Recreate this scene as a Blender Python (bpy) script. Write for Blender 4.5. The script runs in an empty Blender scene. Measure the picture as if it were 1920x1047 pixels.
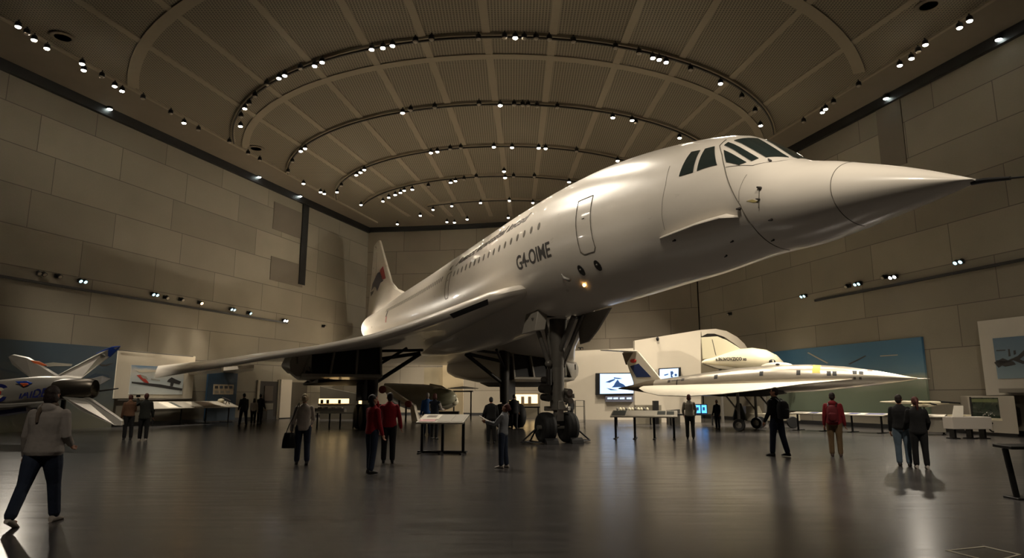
import bpy, bmesh, math, random
from mathutils import Vector as V, Matrix as M
from math import sin, cos, radians as R, pi, atan2, sqrt
random.seed(7)
scene = bpy.context.scene
C = scene.collection
# ---------------------------------------------------------------- camera, world, exposure
EYE = V((0, 0, 1.6)); FPX = 1235.0; CX = 960.0; CY = 523.5
PITCH = math.atan((744-CY)/FPX)
cam = bpy.data.cameras.new('camera'); cam.sensor_width = 36; cam.sensor_fit = 'HORIZONTAL'
cam.lens = 36*FPX/1920; cam.clip_end = 300; cam.clip_start = .05
co = bpy.data.objects.new('camera', cam); C.objects.link(co); co.location = EYE
co.rotation_euler = (pi/2+PITCH, 0, 0); scene.camera = co
w = bpy.data.worlds.new('world'); scene.world = w; w.use_nodes = True
w.node_tree.nodes['Background'].inputs[0].default_value = (.9, .82, .7, 1)
w.node_tree.nodes['Background'].inputs[1].default_value = .0
scene.view_settings.view_transform = 'Standard'; scene.view_settings.look = 'None'
scene.view_settings.exposure = 0.62; scene.view_settings.gamma = 1
scene.view_settings.use_curve_mapping = False
WARM = (1.0, .89, .73)
H = 17.0            # ceiling height
# ---------------------------------------------------------------- measuring helpers (sight lines from the camera post)
def ray(x, y):
    a = (x-CX)/FPX; b = (CY-y)/FPX; c, s = cos(PITCH), sin(PITCH)
    return V((a, c-b*s, s+b*c))
def atz(x, y, z=0.0):
    r = ray(x, y); return EYE+r*((z-EYE.z)/r.z)
def aty(x, y, Y):
    r = ray(x, y); return EYE+r*(Y/r.y)
def onplane(x, y, p, n):
    r = ray(x, y); return EYE+r*((V(p)-EYE).dot(n)/r.dot(n))
# ---------------------------------------------------------------- materials
def lin(c):
    return tuple(((v/255)/12.92 if v/255 <= .04045 else ((v/255+.055)/1.055)**2.4) for v in c)
MATS = {}
def mat(name, rgb, rough=.5, metal=0.0, noise=0.0, nscale=6.0, bump=0.0, coat=0.0, stretch=None, rvar=0.0):
    if name in MATS: return MATS[name]
    m = bpy.data.materials.new(name); m.use_nodes = True; nt = m.node_tree; b = nt.nodes['Principled BSDF']
    col = lin(rgb)+(1,)
    b.inputs['Base Color'].default_value = col; b.inputs['Roughness'].default_value = rough
    b.inputs['Metallic'].default_value = metal; b.inputs['Coat Weight'].default_value = coat
    tc = nt.nodes.new('ShaderNodeTexCoord'); mp = nt.nodes.new('ShaderNodeMapping'); nz = nt.nodes.new('ShaderNodeTexNoise')
    nt.links.new(tc.outputs['Object'], mp.inputs[0]); nt.links.new(mp.outputs[0], nz.inputs['Vector'])
    if stretch: mp.inputs['Scale'].default_value = stretch
    nz.inputs['Scale'].default_value = nscale; nz.inputs['Detail'].default_value = 5
    if noise:
        cr = nt.nodes.new('ShaderNodeMix'); cr.data_type = 'RGBA'
        cr.inputs[6].default_value = tuple(v*(1-noise) for v in col[:3])+(1,)
        cr.inputs[7].default_value = tuple(min(1, v*(1+noise)) for v in col[:3])+(1,)
        nt.links.new(nz.outputs['Fac'], cr.inputs[0]); nt.links.new(cr.outputs[2], b.inputs['Base Color'])
    if rvar:
        mr = nt.nodes.new('ShaderNodeMapRange'); mr.inputs[3].default_value = max(0, rough-rvar); mr.inputs[4].default_value = rough+rvar
        nt.links.new(nz.outputs['Fac'], mr.inputs[0]); nt.links.new(mr.outputs[0], b.inputs['Roughness'])
    if bump:
        bp = nt.nodes.new('ShaderNodeBump'); bp.inputs['Strength'].default_value = bump; bp.inputs['Distance'].default_value = .02
        nt.links.new(nz.outputs['Fac'], bp.inputs['Height']); nt.links.new(bp.outputs[0], b.inputs['Normal'])
    MATS[name] = m; return m
def emit(name, rgb, strength, sampled=False):
    if name in MATS: return MATS[name]
    m = mat(name, rgb, .4); b = m.node_tree.nodes['Principled BSDF']
    b.inputs['Emission Color'].default_value = lin(rgb)+(1,); b.inputs['Emission Strength'].default_value = strength
    if not sampled: m.cycles.emission_sampling = 'NONE'
    return m
def N(nt, t, **kw):
    n = nt.nodes.new(t)
    for k, v in kw.items(): setattr(n, k, v)
    return n
def math_n(nt, op, a, b=None):
    n = N(nt, 'ShaderNodeMath', operation=op)
    for i, v in enumerate((a, b)):
        if v is None: continue
        if isinstance(v, (int, float)): n.inputs[i].default_value = v
        else: nt.links.new(v, n.inputs[i])
    return n.outputs[0]
def wall_mat(name, c1, c2, mortar, bw, rh, off=.37):
    m = mat(name, c1, .85); nt = m.node_tree; b = nt.nodes['Principled BSDF']
    uv = N(nt, 'ShaderNodeUVMap'); br = N(nt, 'ShaderNodeTexBrick', offset=off, offset_frequency=2, squash=1.6, squash_frequency=3)
    nt.links.new(uv.outputs[0], br.inputs['Vector'])
    br.inputs['Color1'].default_value = lin(c1)+(1,); br.inputs['Color2'].default_value = lin(c2)+(1,)
    br.inputs['Mortar'].default_value = lin(mortar)+(1,); br.inputs['Scale'].default_value = 1
    br.inputs['Mortar Size'].default_value = .022; br.inputs['Mortar Smooth'].default_value = .1
    br.inputs['Brick Width'].default_value = bw; br.inputs['Row Height'].default_value = rh
    nz = N(nt, 'ShaderNodeTexNoise'); nz.inputs['Scale'].default_value = .35; nt.links.new(uv.outputs[0], nz.inputs['Vector'])
    nf = N(nt, 'ShaderNodeTexNoise'); nf.inputs['Scale'].default_value = 18; nf.inputs['Detail'].default_value = 8
    nt.links.new(uv.outputs[0], nf.inputs['Vector'])
    v = math_n(nt, 'ADD', math_n(nt, 'MULTIPLY', nz.outputs['Fac'], .35), math_n(nt, 'MULTIPLY', nf.outputs['Fac'], .18))
    v = math_n(nt, 'ADD', v, .74)
    mx = N(nt, 'ShaderNodeVectorMath', operation='SCALE'); nt.links.new(br.outputs['Color'], mx.inputs[0]); nt.links.new(v, mx.inputs['Scale'])
    nt.links.new(mx.outputs[0], b.inputs['Base Color'])
    bp = N(nt, 'ShaderNodeBump'); bp.inputs['Strength'].default_value = .25; bp.inputs['Distance'].default_value = .02; bp.invert = True
    nt.links.new(br.outputs['Fac'], bp.inputs['Height']); nt.links.new(bp.outputs[0], b.inputs['Normal'])
    return m
WALL = wall_mat('wall_panel_board', (131, 124, 108), (115, 108, 94), (86, 80, 69), 4.6, 1.9)
BACKWALL = wall_mat('back_wall_board', (128, 119, 103), (119, 110, 95), (84, 76, 64), 3.4, 2.1, .5)
def floor_mat():
    m = mat('polished_floor', (70, 68, 66), .2); nt = m.node_tree; b = nt.nodes['Principled BSDF']
    tc = N(nt, 'ShaderNodeTexCoord'); nz = N(nt, 'ShaderNodeTexNoise'); nz.inputs['Scale'].default_value = .9; nz.inputs['Detail'].default_value = 6
    nt.links.new(tc.outputs['Object'], nz.inputs['Vector'])
    mp = N(nt, 'ShaderNodeMapping'); mp.inputs['Scale'].default_value = (.5, 5, 1); nt.links.new(tc.outputs['Object'], mp.inputs[0])
    n2 = N(nt, 'ShaderNodeTexNoise'); n2.inputs['Scale'].default_value = 1.2; nt.links.new(mp.outputs[0], n2.inputs['Vector'])
    br = N(nt, 'ShaderNodeTexBrick', offset=.5); nt.links.new(tc.outputs['Object'], br.inputs['Vector'])
    for k, c in (('Color1', (66, 63, 62)), ('Color2', (59, 57, 56)), ('Mortar', (48, 46, 44))): br.inputs[k].default_value = lin(c)+(1,)
    br.inputs['Scale'].default_value = 1; br.inputs['Mortar Size'].default_value = .008; br.inputs['Brick Width'].default_value = 6; br.inputs['Row Height'].default_value = 4.2
    v = math_n(nt, 'ADD', math_n(nt, 'MULTIPLY', nz.outputs['Fac'], .5), .75)
    mx = N(nt, 'ShaderNodeVectorMath', operation='SCALE'); nt.links.new(br.outputs['Color'], mx.inputs[0]); nt.links.new(v, mx.inputs['Scale'])
    nt.links.new(mx.outputs[0], b.inputs['Base Color'])
    mr = N(nt, 'ShaderNodeMapRange'); mr.inputs[3].default_value = .17; mr.inputs[4].default_value = .30
    nt.links.new(n2.outputs['Fac'], mr.inputs[0]); nt.links.new(mr.outputs[0], b.inputs['Roughness'])
    b.inputs['Specular IOR Level'].default_value = .55
    return m
FLOOR = floor_mat()
def perf_mat():
    m = mat('perforated_ceiling_tile', (112, 104, 88), .8); nt = m.node_tree; b = nt.nodes['Principled BSDF']
    tc = N(nt, 'ShaderNodeTexCoord'); sx = N(nt, 'ShaderNodeSeparateXYZ'); nt.links.new(tc.outputs['Object'], sx.inputs[0])
    p = .13
    fx = math_n(nt, 'FRACT', math_n(nt, 'MULTIPLY', sx.outputs[0], 1/p)); fy = math_n(nt, 'FRACT', math_n(nt, 'MULTIPLY', sx.outputs[1], 1/p))
    gx = math_n(nt, 'GREATER_THAN', fx, .38); gy = math_n(nt, 'GREATER_THAN', fy, .38)
    h = math_n(nt, 'MULTIPLY', gx, gy)
    mx = N(nt, 'ShaderNodeMix', data_type='RGBA'); mx.inputs[6].default_value = lin((134, 124, 105))+(1,); mx.inputs[7].default_value = lin((78, 72, 60))+(1,)
    nt.links.new(h, mx.inputs[0]); nt.links.new(mx.outputs[2], b.inputs['Base Color'])
    return m
PERF = perf_mat()
PLASTER = mat('ceiling_plaster', (118, 108, 92), .85, noise=.08, nscale=1.5)
RIB = mat('ceiling_rib_paint', (142, 131, 112), .8, noise=.05)
BLACK = mat('black_paint', (14, 13, 12), .5)
BLACKM = mat('black_steel', (22, 21, 20), .4, .3)
TRACKM = mat('dark_track', (52, 47, 40), .6)
WHITEW = mat('white_partition_paint', (196, 186, 168), .8, noise=.05, nscale=1.0)
WHITEP = mat('aircraft_white_paint', (214, 206, 194), .3, noise=.045, nscale=1.3, coat=.35, stretch=(1, 1, 2.5), rvar=.06)
WINGU = mat('aircraft_wing_paint', (204, 196, 184), .32, noise=.08, nscale=.8, coat=.2)
DARKG = mat('dark_glass', (38, 46, 44), .12, coat=.5)
SEAM = mat('panel_gap', (92, 86, 76), .7)
RUB = mat('rubber_black', (17, 16, 15), .7, noise=.2, nscale=20, bump=.2)
GEARM = mat('gear_grey_metal', (104, 100, 93), .45, .35, noise=.15, nscale=9)
DKGEAR = mat('dark_gear_metal', (40, 37, 33), .5, .4, noise=.2, nscale=9)
CHROME = mat('bright_metal', (190, 186, 178), .25, .9)
SILVER = mat('bare_aluminium', (176, 168, 154), .33, .75, noise=.12, nscale=2.2, rvar=.08, stretch=(1, 1, 4))
CREAM = mat('cream_paint', (206, 196, 168), .4, noise=.04, coat=.2)
LENS_ON = emit('lit_lamp_lens', (255, 240, 214), 60)
LENS_OFF = mat('unlit_lamp_lens', (150, 140, 124), .3)
# ---------------------------------------------------------------- mesh helpers
class MB:
    def __init__(s): s.v = []; s.f = []
    def add(s, vs, fs):
        o = len(s.v); s.v += [tuple(p) for p in vs]; s.f += [tuple(i+o for i in f) for f in fs]; return s
    def box(s, c, d, rot=None):
        c = V(c); hx, hy, hz = d[0]/2, d[1]/2, d[2]/2
        vs = [V((x, y, z)) for x in (-hx, hx) for y in (-hy, hy) for z in (-hz, hz)]
        if rot is not None: vs = [rot @ p for p in vs]
        return s.add([c+p for p in vs], [(0, 1, 3, 2), (4, 6, 7, 5), (0, 4, 5, 1), (2, 3, 7, 6), (0, 2, 6, 4), (1, 5, 7, 3)])
    def hexa(s, p8):          # 4 bottom then 4 top points
        return s.add(p8, [(3, 2, 1, 0), (4, 5, 6, 7), (0, 1, 5, 4), (1, 2, 6, 5), (2, 3, 7, 6), (3, 0, 4, 7)])
    def prism(s, poly, d):    # polygon of 3D points pushed along d
        n = len(poly); a = [V(p) for p in poly]; b = [p+V(d) for p in a]
        return s.add(a+b, [tuple(range(n))[::-1], tuple(range(n, 2*n))]+[(i, (i+1) % n, n+(i+1) % n, n+i) for i in range(n)])
    def loft(s, rings, caps=True, closed=True):
        n = len(rings[0]); vs = [p for r in rings for p in r]; fs = []
        for i in range(len(rings)-1):
            for j in range(n if closed else n-1):
                k = (j+1) % n; fs.append((i*n+j, i*n+k, (i+1)*n+k, (i+1)*n+j))
        if caps and closed: fs += [tuple(range(n))[::-1], tuple(range((len(rings)-1)*n, len(rings)*n))]
        return s.add(vs, fs)
    def tube(s, pts, rad, seg=10, flat=1.0, ref=None, dome=False):
        pts = [V(p) for p in pts]; rad = [rad]*len(pts) if isinstance(rad, (int, float)) else list(rad)
        if dome:
            d0 = (pts[0]-pts[1]).normalized(); d1 = (pts[-1]-pts[-2]).normalized()
            a, b = rad[0], rad[-1]
            pts = [pts[0]+d0*a*.95, pts[0]+d0*a*.65]+pts+[pts[-1]+d1*b*.65, pts[-1]+d1*b*.95]
            rad = [a*.3, a*.76]+rad+[b*.76, b*.3]
        t = (pts[1]-pts[0]).normalized(); u = V(ref) if ref else (V((0, 0, 1)) if abs(t.z) < .9 else V((0, 1, 0)))
        rings = []
        for i, p in enumerate(pts):
            if i == 0: t = pts[1]-pts[0]
            elif i == len(pts)-1: t = pts[-1]-pts[-2]
            else: t = (pts[i]-pts[i-1]).normalized()+(pts[i+1]-pts[i]).normalized()
            t.normalize(); x = t.cross(u); 
            if x.length < 1e-4: x = t.orthogonal()
            x.normalize(); u = x.cross(t).normalized()
            r = rad[i]
            rings.append([p+x*(r*cos(a))+u*(r*flat*sin(a)) for a in (2*pi*k/seg for k in range(seg))])
        return s.loft(rings)
    def ell(s, c, r, rot=None, nu=14, nv=9):
        c = V(c); rings = []
        for i in range(1, nv):
            a = pi*i/nv; ring = []
            for j in range(nu):
                p = V((r[0]*sin(a)*cos(2*pi*j/nu), r[1]*sin(a)*sin(2*pi*j/nu), -r[2]*cos(a)))
                ring.append(c+(rot @ p if rot is not None else p))
            rings.append(ring)
        b = V((0, 0, -r[2])); t = V((0, 0, r[2]))
        if rot is not None: b = rot @ b; t = rot @ t
        o = len(s.v); s.loft(rings, caps=False); s.v += [tuple(c+b), tuple(c+t)]
        ib, it = len(s.v)-2, len(s.v)-1
        s.f += [(o+(j+1) % nu, o+j, ib) for j in range(nu)]
        k = o+(nv-2)*nu; s.f += [(k+j, k+(j+1) % nu, it) for j in range(nu)]
        return s
    def disc(s, p, ax, prof, seg=28):     # lathe around axis: prof = [(radius, along)]
        p = V(p); ax = V(ax).normalized(); x = ax.orthogonal().normalized(); y = ax.cross(x)
        return s.loft([[p+ax*h+x*(r*cos(2*pi*k/seg))+y*(r*sin(2*pi*k/seg)) for k in range(seg)] for r, h in prof])
    def build(s, name, m, parent=None, smooth=True, bevel=0.0, sharp=35, loc=None):
        me = bpy.data.meshes.new(name); me.from_pydata(s.v, [], s.f)
        bm = bmesh.new(); bm.from_mesh(me); bmesh.ops.recalc_face_normals(bm, faces=bm.faces)
        for f in bm.faces: f.smooth = smooth
        for e in bm.edges:
            if len(e.link_faces) == 2 and e.calc_face_angle(0) > R(sharp): e.smooth = False
        bm.to_mesh(me); bm.free(); me.materials.append(m)
        o = bpy.data.objects.new(name, me); C.objects.link(o)
        if parent: o.parent = parent
        if loc is not None: o.location = loc
        if bevel:
            b = o.modifiers.new('bevel', 'BEVEL'); b.width = bevel; b.segments = 2; b.limit_method = 'ANGLE'
        return o
def tag(o, label=None, cat=None, group=None, kind=None):
    if label: o['label'] = label
    if cat: o['category'] = cat
    if group: o['group'] = group
    if kind: o['kind'] = kind
    return o
def empty(name, loc, label, cat, group=None, rz=0.0):
    o = bpy.data.objects.new(name, None); C.objects.link(o); o.location = loc; o.rotation_euler = (0, 0, rz)
    o.empty_display_size = .2; return tag(o, label, cat, group)
def struct(o): o['kind'] = 'structure'; return o
def copy_tree(o, parent=None):
    c = o.copy(); C.objects.link(c)
    if parent: c.parent = parent
    for ch in o.children: copy_tree(ch, c)
    return c
def relative(mb, root):      # express world-space points in the frame of an unrotated Empty
    l = root.location; mb.v = [(p[0]-l.x, p[1]-l.y, p[2]-l.z) for p in mb.v]; return mb
def wpart(mb, name, m, root, **k): return relative(mb, root).build(name, m, root, **k)
def text_mesh(s, size, shear=0.0, font_bold=0.0, width=1.0):
    cu = bpy.data.curves.new('lettering', 'FONT'); cu.body = s; cu.size = size; cu.shear = shear; cu.offset = font_bold
    cu.resolution_u = 3
    o = bpy.data.objects.new('lettering', cu); C.objects.link(o)
    dg = bpy.context.evaluated_depsgraph_get(); dg.update()
    me = o.evaluated_get(dg).to_mesh()
    vs = [(v.co.x*width, v.co.y) for v in me.vertices]; fs = [tuple(p.vertices) for p in me.polygons]
    o.evaluated_get(dg).to_mesh_clear(); bpy.data.objects.remove(o); bpy.data.curves.remove(cu)
    return vs, fs
# ---------------------------------------------------------------- the room
def LX(y): return -33.2+.335*y          # left wall line
def RX(y): return 28.3-.274*y           # right wall line
LD = V((.335, 1, 0)).normalized(); LN = V((1, -.335, 0)).normalized(); LP = V((LX(28.3), 28.3, 0))
RD = V((-.274, 1, 0)).normalized(); RN = V((-1, -.274, 0)).normalized(); RP = V((RX(39), 39, 0))
YB = -22.0
BACK = [(-13.3, 59.4), (-9, 58.9), (-4, 58.1), (1, 57.0), (6, 55.2), (10.5, 52.9), (14.4, 50.6)]
def wall(name, pts, m, thick=.4, z0=0.0, z1=H):
    me = bpy.data.meshes.new(name); bm = bmesh.new(); uvl = bm.loops.layers.uv.new('UVMap')
    P = [V((x, y, 0)) for x, y in pts]; out = []
    for i, p in enumerate(P):
        d = (P[min(i+1, len(P)-1)]-P[max(i-1, 0)]).normalized(); out.append(V((d.y, -d.x, 0)))
    L = [0]
    for i in range(1, len(P)): L.append(L[-1]+(P[i]-P[i-1]).length)
    def quad(a, b, la, lb, flip=False):
        vs = [bm.verts.new(q) for q in ((a.x, a.y, z0), (b.x, b.y, z0), (b.x, b.y, z1), (a.x, a.y, z1))]
        f = bm.faces.new(vs); uv = [(la, z0), (lb, z0), (lb, z1), (la, z1)]
        for l, t in zip(f.loops, uv): l[uvl].uv = t
    sgn = 1
    for i in range(len(P)-1):
        quad(P[i], P[i+1], L[i], L[i+1])
        quad(P[i]-out[i]*thick*SIDE[name], P[i+1]-out[i+1]*thick*SIDE[name], L[i], L[i+1])
    for i in (0, len(P)-1): quad(P[i], P[i]-out[i]*thick*SIDE[name], L[i], L[i]+thick)
    for zz in (z0, z1):
        for i in range(len(P)-1):
            a, b = P[i], P[i+1]; c, d = b-out[i+1]*thick*SIDE[name], a-out[i]*thick*SIDE[name]
            bm.faces.new([bm.verts.new((q.x, q.y, zz)) for q in (a, b, c, d)])
    bmesh.ops.remove_doubles(bm, verts=bm.verts, dist=.0005)
    bmesh.ops.recalc_face_normals(bm, faces=bm.faces); bm.to_mesh(me); bm.free(); me.materials.append(m)
    o = bpy.data.objects.new(name, me); C.objects.link(o); return struct(o)
SIDE = {'wall_left': 1, 'wall_right': -1, 'wall_back': 1, 'wall_front': -1}
wall('wall_left', [(LX(YB), YB), (LX(59.4), 59.4)], WALL)
wall('wall_right', [(RX(YB), YB), (RX(50.5), 50.5)], WALL)
wall('wall_back', BACK, BACKWALL)
wall('wall_front', [(LX(YB), YB), (RX(YB), YB)], WALL)
struct(MB().prism([(-46, -24, -.3), (38, -24, -.3), (20, 62, -.3), (-16, 62, -.3)], (0, 0, .3)).build('floor', FLOOR, smooth=False))
struct(MB().prism([(-46, -24, H), (38, -24, H), (20, 62, H), (-16, 62, H)], (0, 0, .3)).build('ceiling', PLASTER, smooth=False))
# perforated field of the ceiling between the two plain borders
def cz(x, y, z=H): return atz(x, y, z)
bl0, bl1 = cz(0, 27), cz(535, 321); br0, br1 = cz(1848, 3), cz(1457, 247)
def bx(a, b, y): return a.x+(b.x-a.x)*(y-a.y)/(b.y-a.y)
def BLX(y): return bx(bl0, bl1, y)
def BRX(y): return bx(br0, br1, y)
field = [(BLX(-20), -20, H-.05), (BRX(-20), -20, H-.05), (BRX(49.5), 49.5, H-.05), (BRX(50)-4, 53.5, H-.05), (0, 56, H-.05), (BLX(57), 57.2, H-.05)]
struct(MB().prism(field, (0, 0, .045)).build('ceiling', PERF, smooth=False))
trim_no = [0]
def trim(mb, m, **k):
    trim_no[0] += 1; return struct(mb.build('trim_%d' % trim_no[0], m, **k))
def strip(p0, p1, wd, z0=H-.1, z1=H-.052, mb=None):
    mb = mb or MB(); p0 = V((p0[0], p0[1], 0)); p1 = V((p1[0], p1[1], 0)); d = (p1-p0).normalized(); n = V((d.y, -d.x, 0))*wd/2
    b = [p0+n, p0-n, p1-n, p1+n]
    return mb.hexa([q+V((0, 0, z0)) for q in b]+[q+V((0, 0, z1)) for q in b])
# long ribs fanning towards the far end
for a, b in (((150, 0), (451, 197)), ((301, 0), (495, 154)), ((478, 0), (578, 110)), ((640, 0), (830, 334)), ((767, 0), (894, 334)), ((904, 0), (944, 300)),
             ((1044, 0), (1007, 317)), ((1201, 0), (1068, 334)), ((1343, 0), (1280, 103)), ((1497, 20), (1370, 144)), ((1698, 7), (1427, 197))):
    p, q = cz(*a), cz(*b); d = (q-p)/(q.y-p.y)
    ys, ye = 0.0, 55.0
    while ye > 20 and not (BLX(ye)+.2 < (p+d*(ye-p.y)).x < BRX(ye)-.2): ye -= .5
    while ys < 20 and not (BLX(ys)+.2 < (p+d*(ys-p.y)).x < BRX(ys)-.2): ys += .5
    trim(strip(p+d*(ys-p.y), p+d*(ye-p.y), .34), RIB, smooth=False)
for a, b in (((BLX(-20), -20), (BLX(57), 57)), ((BRX(-20), -20), (BRX(50), 50))):
    trim(strip(a, b, .16, H-.16), RIB, smooth=False)
def circ3(a, b, c):
    ax, ay, bx_, by, cx, cy = a.x, a.y, b.x, b.y, c.x, c.y
    d = 2*(ax*(by-cy)+bx_*(cy-ay)+cx*(ay-by))
    ux = ((ax*ax+ay*ay)*(by-cy)+(bx_**2+by*by)*(cy-ay)+(cx*cx+cy*cy)*(ay-by))/d
    uy = ((ax*ax+ay*ay)*(cx-bx_)+(bx_**2+by*by)*(ax-cx)+(cx*cx+cy*cy)*(bx_-ax))/d
    return V((ux, uy, 0)), sqrt((ax-ux)**2+(ay-uy)**2)
def arc_pts(c, r, n=72):
    P = []
    for k in range(n+1):
        t = -pi+pi*k/n*1.0
        x, y = c.x+r*cos(t), c.y+r*sin(t)
        if BLX(y)+.15 < x < BRX(y)-.15 and y < (51.5 if n else 54): P.append((x, y))
    return P
def band(P, wd, z0, z1):
    rings = []
    for i, p in enumerate(P):
        a = V(P[max(i-1, 0)]); b = V(P[min(i+1, len(P)-1)]); d = (b-a).normalized(); n = V((d.y, -d.x))*wd/2
        rings.append([V((p[0]+n.x, p[1]+n.y, z0)), V((p[0]-n.x, p[1]-n.y, z0)), V((p[0]-n.x, p[1]-n.y, z1)), V((p[0]+n.x, p[1]+n.y, z1))])
    return MB().loft(rings)
ARCS = [((250, 155), (950, -125), (1610, 130)), ((440, 265), (950, 60), (1450, 245)), ((540, 320), (945, 188), (1350, 300)), ((630, 362), (945, 268), (1262, 345)),
        ((676, 386), (945, 325), (1200, 372)), ((722, 402), (945, 371), (1150, 390))]
AN = ['outermost', 'nearest', 'second', 'third', 'fourth', 'farthest']
for i, (a, b, c) in enumerate(ARCS):
    ce, r = circ3(cz(*a), cz(*b), cz(*c))
    if i == 0:
        trim(band(arc_pts(ce, r), .5, H-.11, H-.052), RIB, smooth=False); continue
    P = arc_pts(ce, r)
    t = band(P, .07, H-.28, H-.2).build('lighting_track', TRACKM, smooth=False)
    tag(t, 'dark curved lighting track under the ceiling, %s of the arcs from the viewer' % AN[i], 'lighting track', 'curved ceiling tracks')
    trim(band(arc_pts(ce, r+.02), .2, H-.2, H-.052), RIB, smooth=False)
    if i == 1: trim(band(arc_pts(V((ce.x, ce.y+1.9, 0)), r), .42, H-.11, H-.052), RIB, smooth=False)
# solid black strips painted for the dark gap where walls meet the ceiling
for (P, nn) in (([(LX(YB)+.08, YB), (LX(59.3)+.08, 59.3)], 1), ([(RX(YB)-.08, YB), (RX(50.4)-.08, 50.4)], 1)):
    trim(band(P, .3, H-.5, H-.001), BLACK, smooth=False)
trim(band([(x, y-.1) for x, y in BACK], .3, H-.42, H-.001), BLACK, smooth=False)
for P in ([(LX(YB)+.03, YB), (LX(59.3)+.03, 59.3)], [(RX(YB)-.03, YB), (RX(50.4)-.03, 50.4)], [(x, y-.03) for x, y in BACK]):
    trim_no[0] += 1
    o = struct(band(P, .06, 0, .22).build('baseboard_'+('left', 'right', 'back')[trim_no[0] % 3], BLACK, smooth=False))
# things fixed flat on the side walls
def wl(x, y, off=0.0): return onplane(x, y, LP+LN*off, LN)
def wr(x, y, off=0.0): return onplane(x, y, RP+RN*off, RN)
def flat_on(pl, n, x0, x1, ytop_l, ybot_l, off, th, squared=True):
    a = pl(x0, ytop_l, off+th); b = pl(x0, ybot_l, off+th); c = pl(x1, (ytop_l+ybot_l)/2, off+th)
    c0 = V((c.x, c.y, b.z)); c1 = V((c.x, c.y, a.z)); b = V((a.x, a.y, b.z))
    return MB().prism([b, c0, c1, a], -n*th)
trim(flat_on(wl, LN, 570, 576.5, 372, 535, .02, .1), BLACK, smooth=False)  # black bar in place of the wall's dark slot gap
DP = mat('dark_wall_panel', (98, 90, 78), .85)
trim(flat_on(wl, LN, 515, 569, 378, 430, .0, .04), DP, smooth=False)
trim(flat_on(wl, LN, 509, 569, 480, 525, .0, .04), DP, smooth=False)
trim(flat_on(wr, RN, 1640, 1695, 193, 330, .0, .04), DP, smooth=False)
# ---------------------------------------------------------------- wall rails and their little lamps
z7 = wl(0, 521).z
def rail(p0, p1, n, label):
    e = MB(); d = (p1-p0).normalized(); p0 = V((p0.x, p0.y, z7)); p1 = V((p1.x, p1.y, z7))
    e.prism([p0, p0+V((0, 0, .12)), p0+V((0, 0, .12))+n*.12, p0+n*.12], p1-p0)
    tag(e.build('wall_rail', BLACK, smooth=False), label, 'rail')
rail(V((LX(10), 10, 0)), wl(537, 613), LN, 'long thin black rail across the left wall')
z7 = wr(1530, 566).z
rail(wr(1530, 566), V((RX(12), 12, 0)), RN, 'long thin black rail across the right wall')
def wall_lamp(p, n, lit, label, twin=True, s=1.0, group=None):
    n = n.copy(); t = empty('wall_spotlight', p, label, 'spotlight', group)
    side = V((-n.y, n.x, 0)); rot = M((side, n, V((0, 0, 1)))).transposed()
    MB().box(n*.05, (.3*s, .1, .2*s), rot).build('bracket', BLACKM, t, bevel=.01)
    for k in ((-.13, .13) if twin else (0,)):
        d = (n*.8+V((0, 0, -.6))).normalized(); c = side*k*s+n*.16*s
        h = MB().disc(c, d, [(.04*s, -.1*s), (.1*s, -.06*s), (.11*s, .1*s), (.09*s, .1*s)]).build('housing', BLACKM, t)
        MB().disc(c+d*.102*s, d, [(.085*s, 0), (.085*s, .008)]).build('lens', lit, h)
DIM = emit('dim_lamp_lens', (170, 215, 225), 2.0); ORG = emit('orange_lamp_lens', (255, 190, 120), 14); WHT = emit('white_wall_lens', (240, 245, 255), 12)
for i, (x, y, L, tw, lab) in enumerate([(73, 513, LENS_OFF, 1, 'black twin wall spotlight nearest the left edge, unlit'), (107, 518, LENS_OFF, 0, 'small single black wall spotlight between two twin lamps on the left wall'),
        (150, 527, DIM, 1, 'black twin wall spotlight with a faint teal glow on the left wall'), (286, 552, DIM, 1, 'dim twin wall spotlight above the middle of the left rail'),
        (309, 558, LENS_OFF, 0, 'small unlit wall lamp right beside the dim twin lamp above the left rail'), (338, 562, LENS_OFF, 0, 'small dark wall lamp just left of the orange glowing one'),
        (373, 568, ORG, 0, 'wall spotlight glowing orange above the left rail'), (432, 580, DIM, 1, 'first faint wall lamp right of the orange one'), (465, 587, DIM, 0, 'second faint wall lamp right of the orange one'),
        (531, 601, WHT, 1, 'bright white twin wall lamp at the far end of the left rail'), (605, 612, LENS_OFF, 0, 'lone dark wall lamp just above the wing, left of the tail fin')]):
    wall_lamp(wl(x, y, .02), LN, L, lab, tw, 1.0)
for i, (x, y, L, tw, lab) in enumerate([(1511, 555, DIM, 1, 'twin wall lamp left of the end of the right rail'), (1592, 537, LENS_OFF, 0, 'small unlit wall lamp on the right wall beside a lit twin'), (1613, 532, DIM, 1, 'faintly lit twin lamp on the right wall next to the small unlit lamp'),
        (1661, 520, LENS_OFF, 0, 'small dark lamp just left of the bright pair on the right wall'), (1680, 519, WHT, 1, 'bright white twin lamp above the right rail'), (1803, 491, DIM, 1, 'black twin wall lamp nearest the right edge above the rail'),
        (1370, 589, LENS_OFF, 0, 'lone small dark lamp low on the right wall under the fuselage')]):
    wall_lamp(wr(x, y, .02), RN, L, lab, tw, 1.0)
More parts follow.
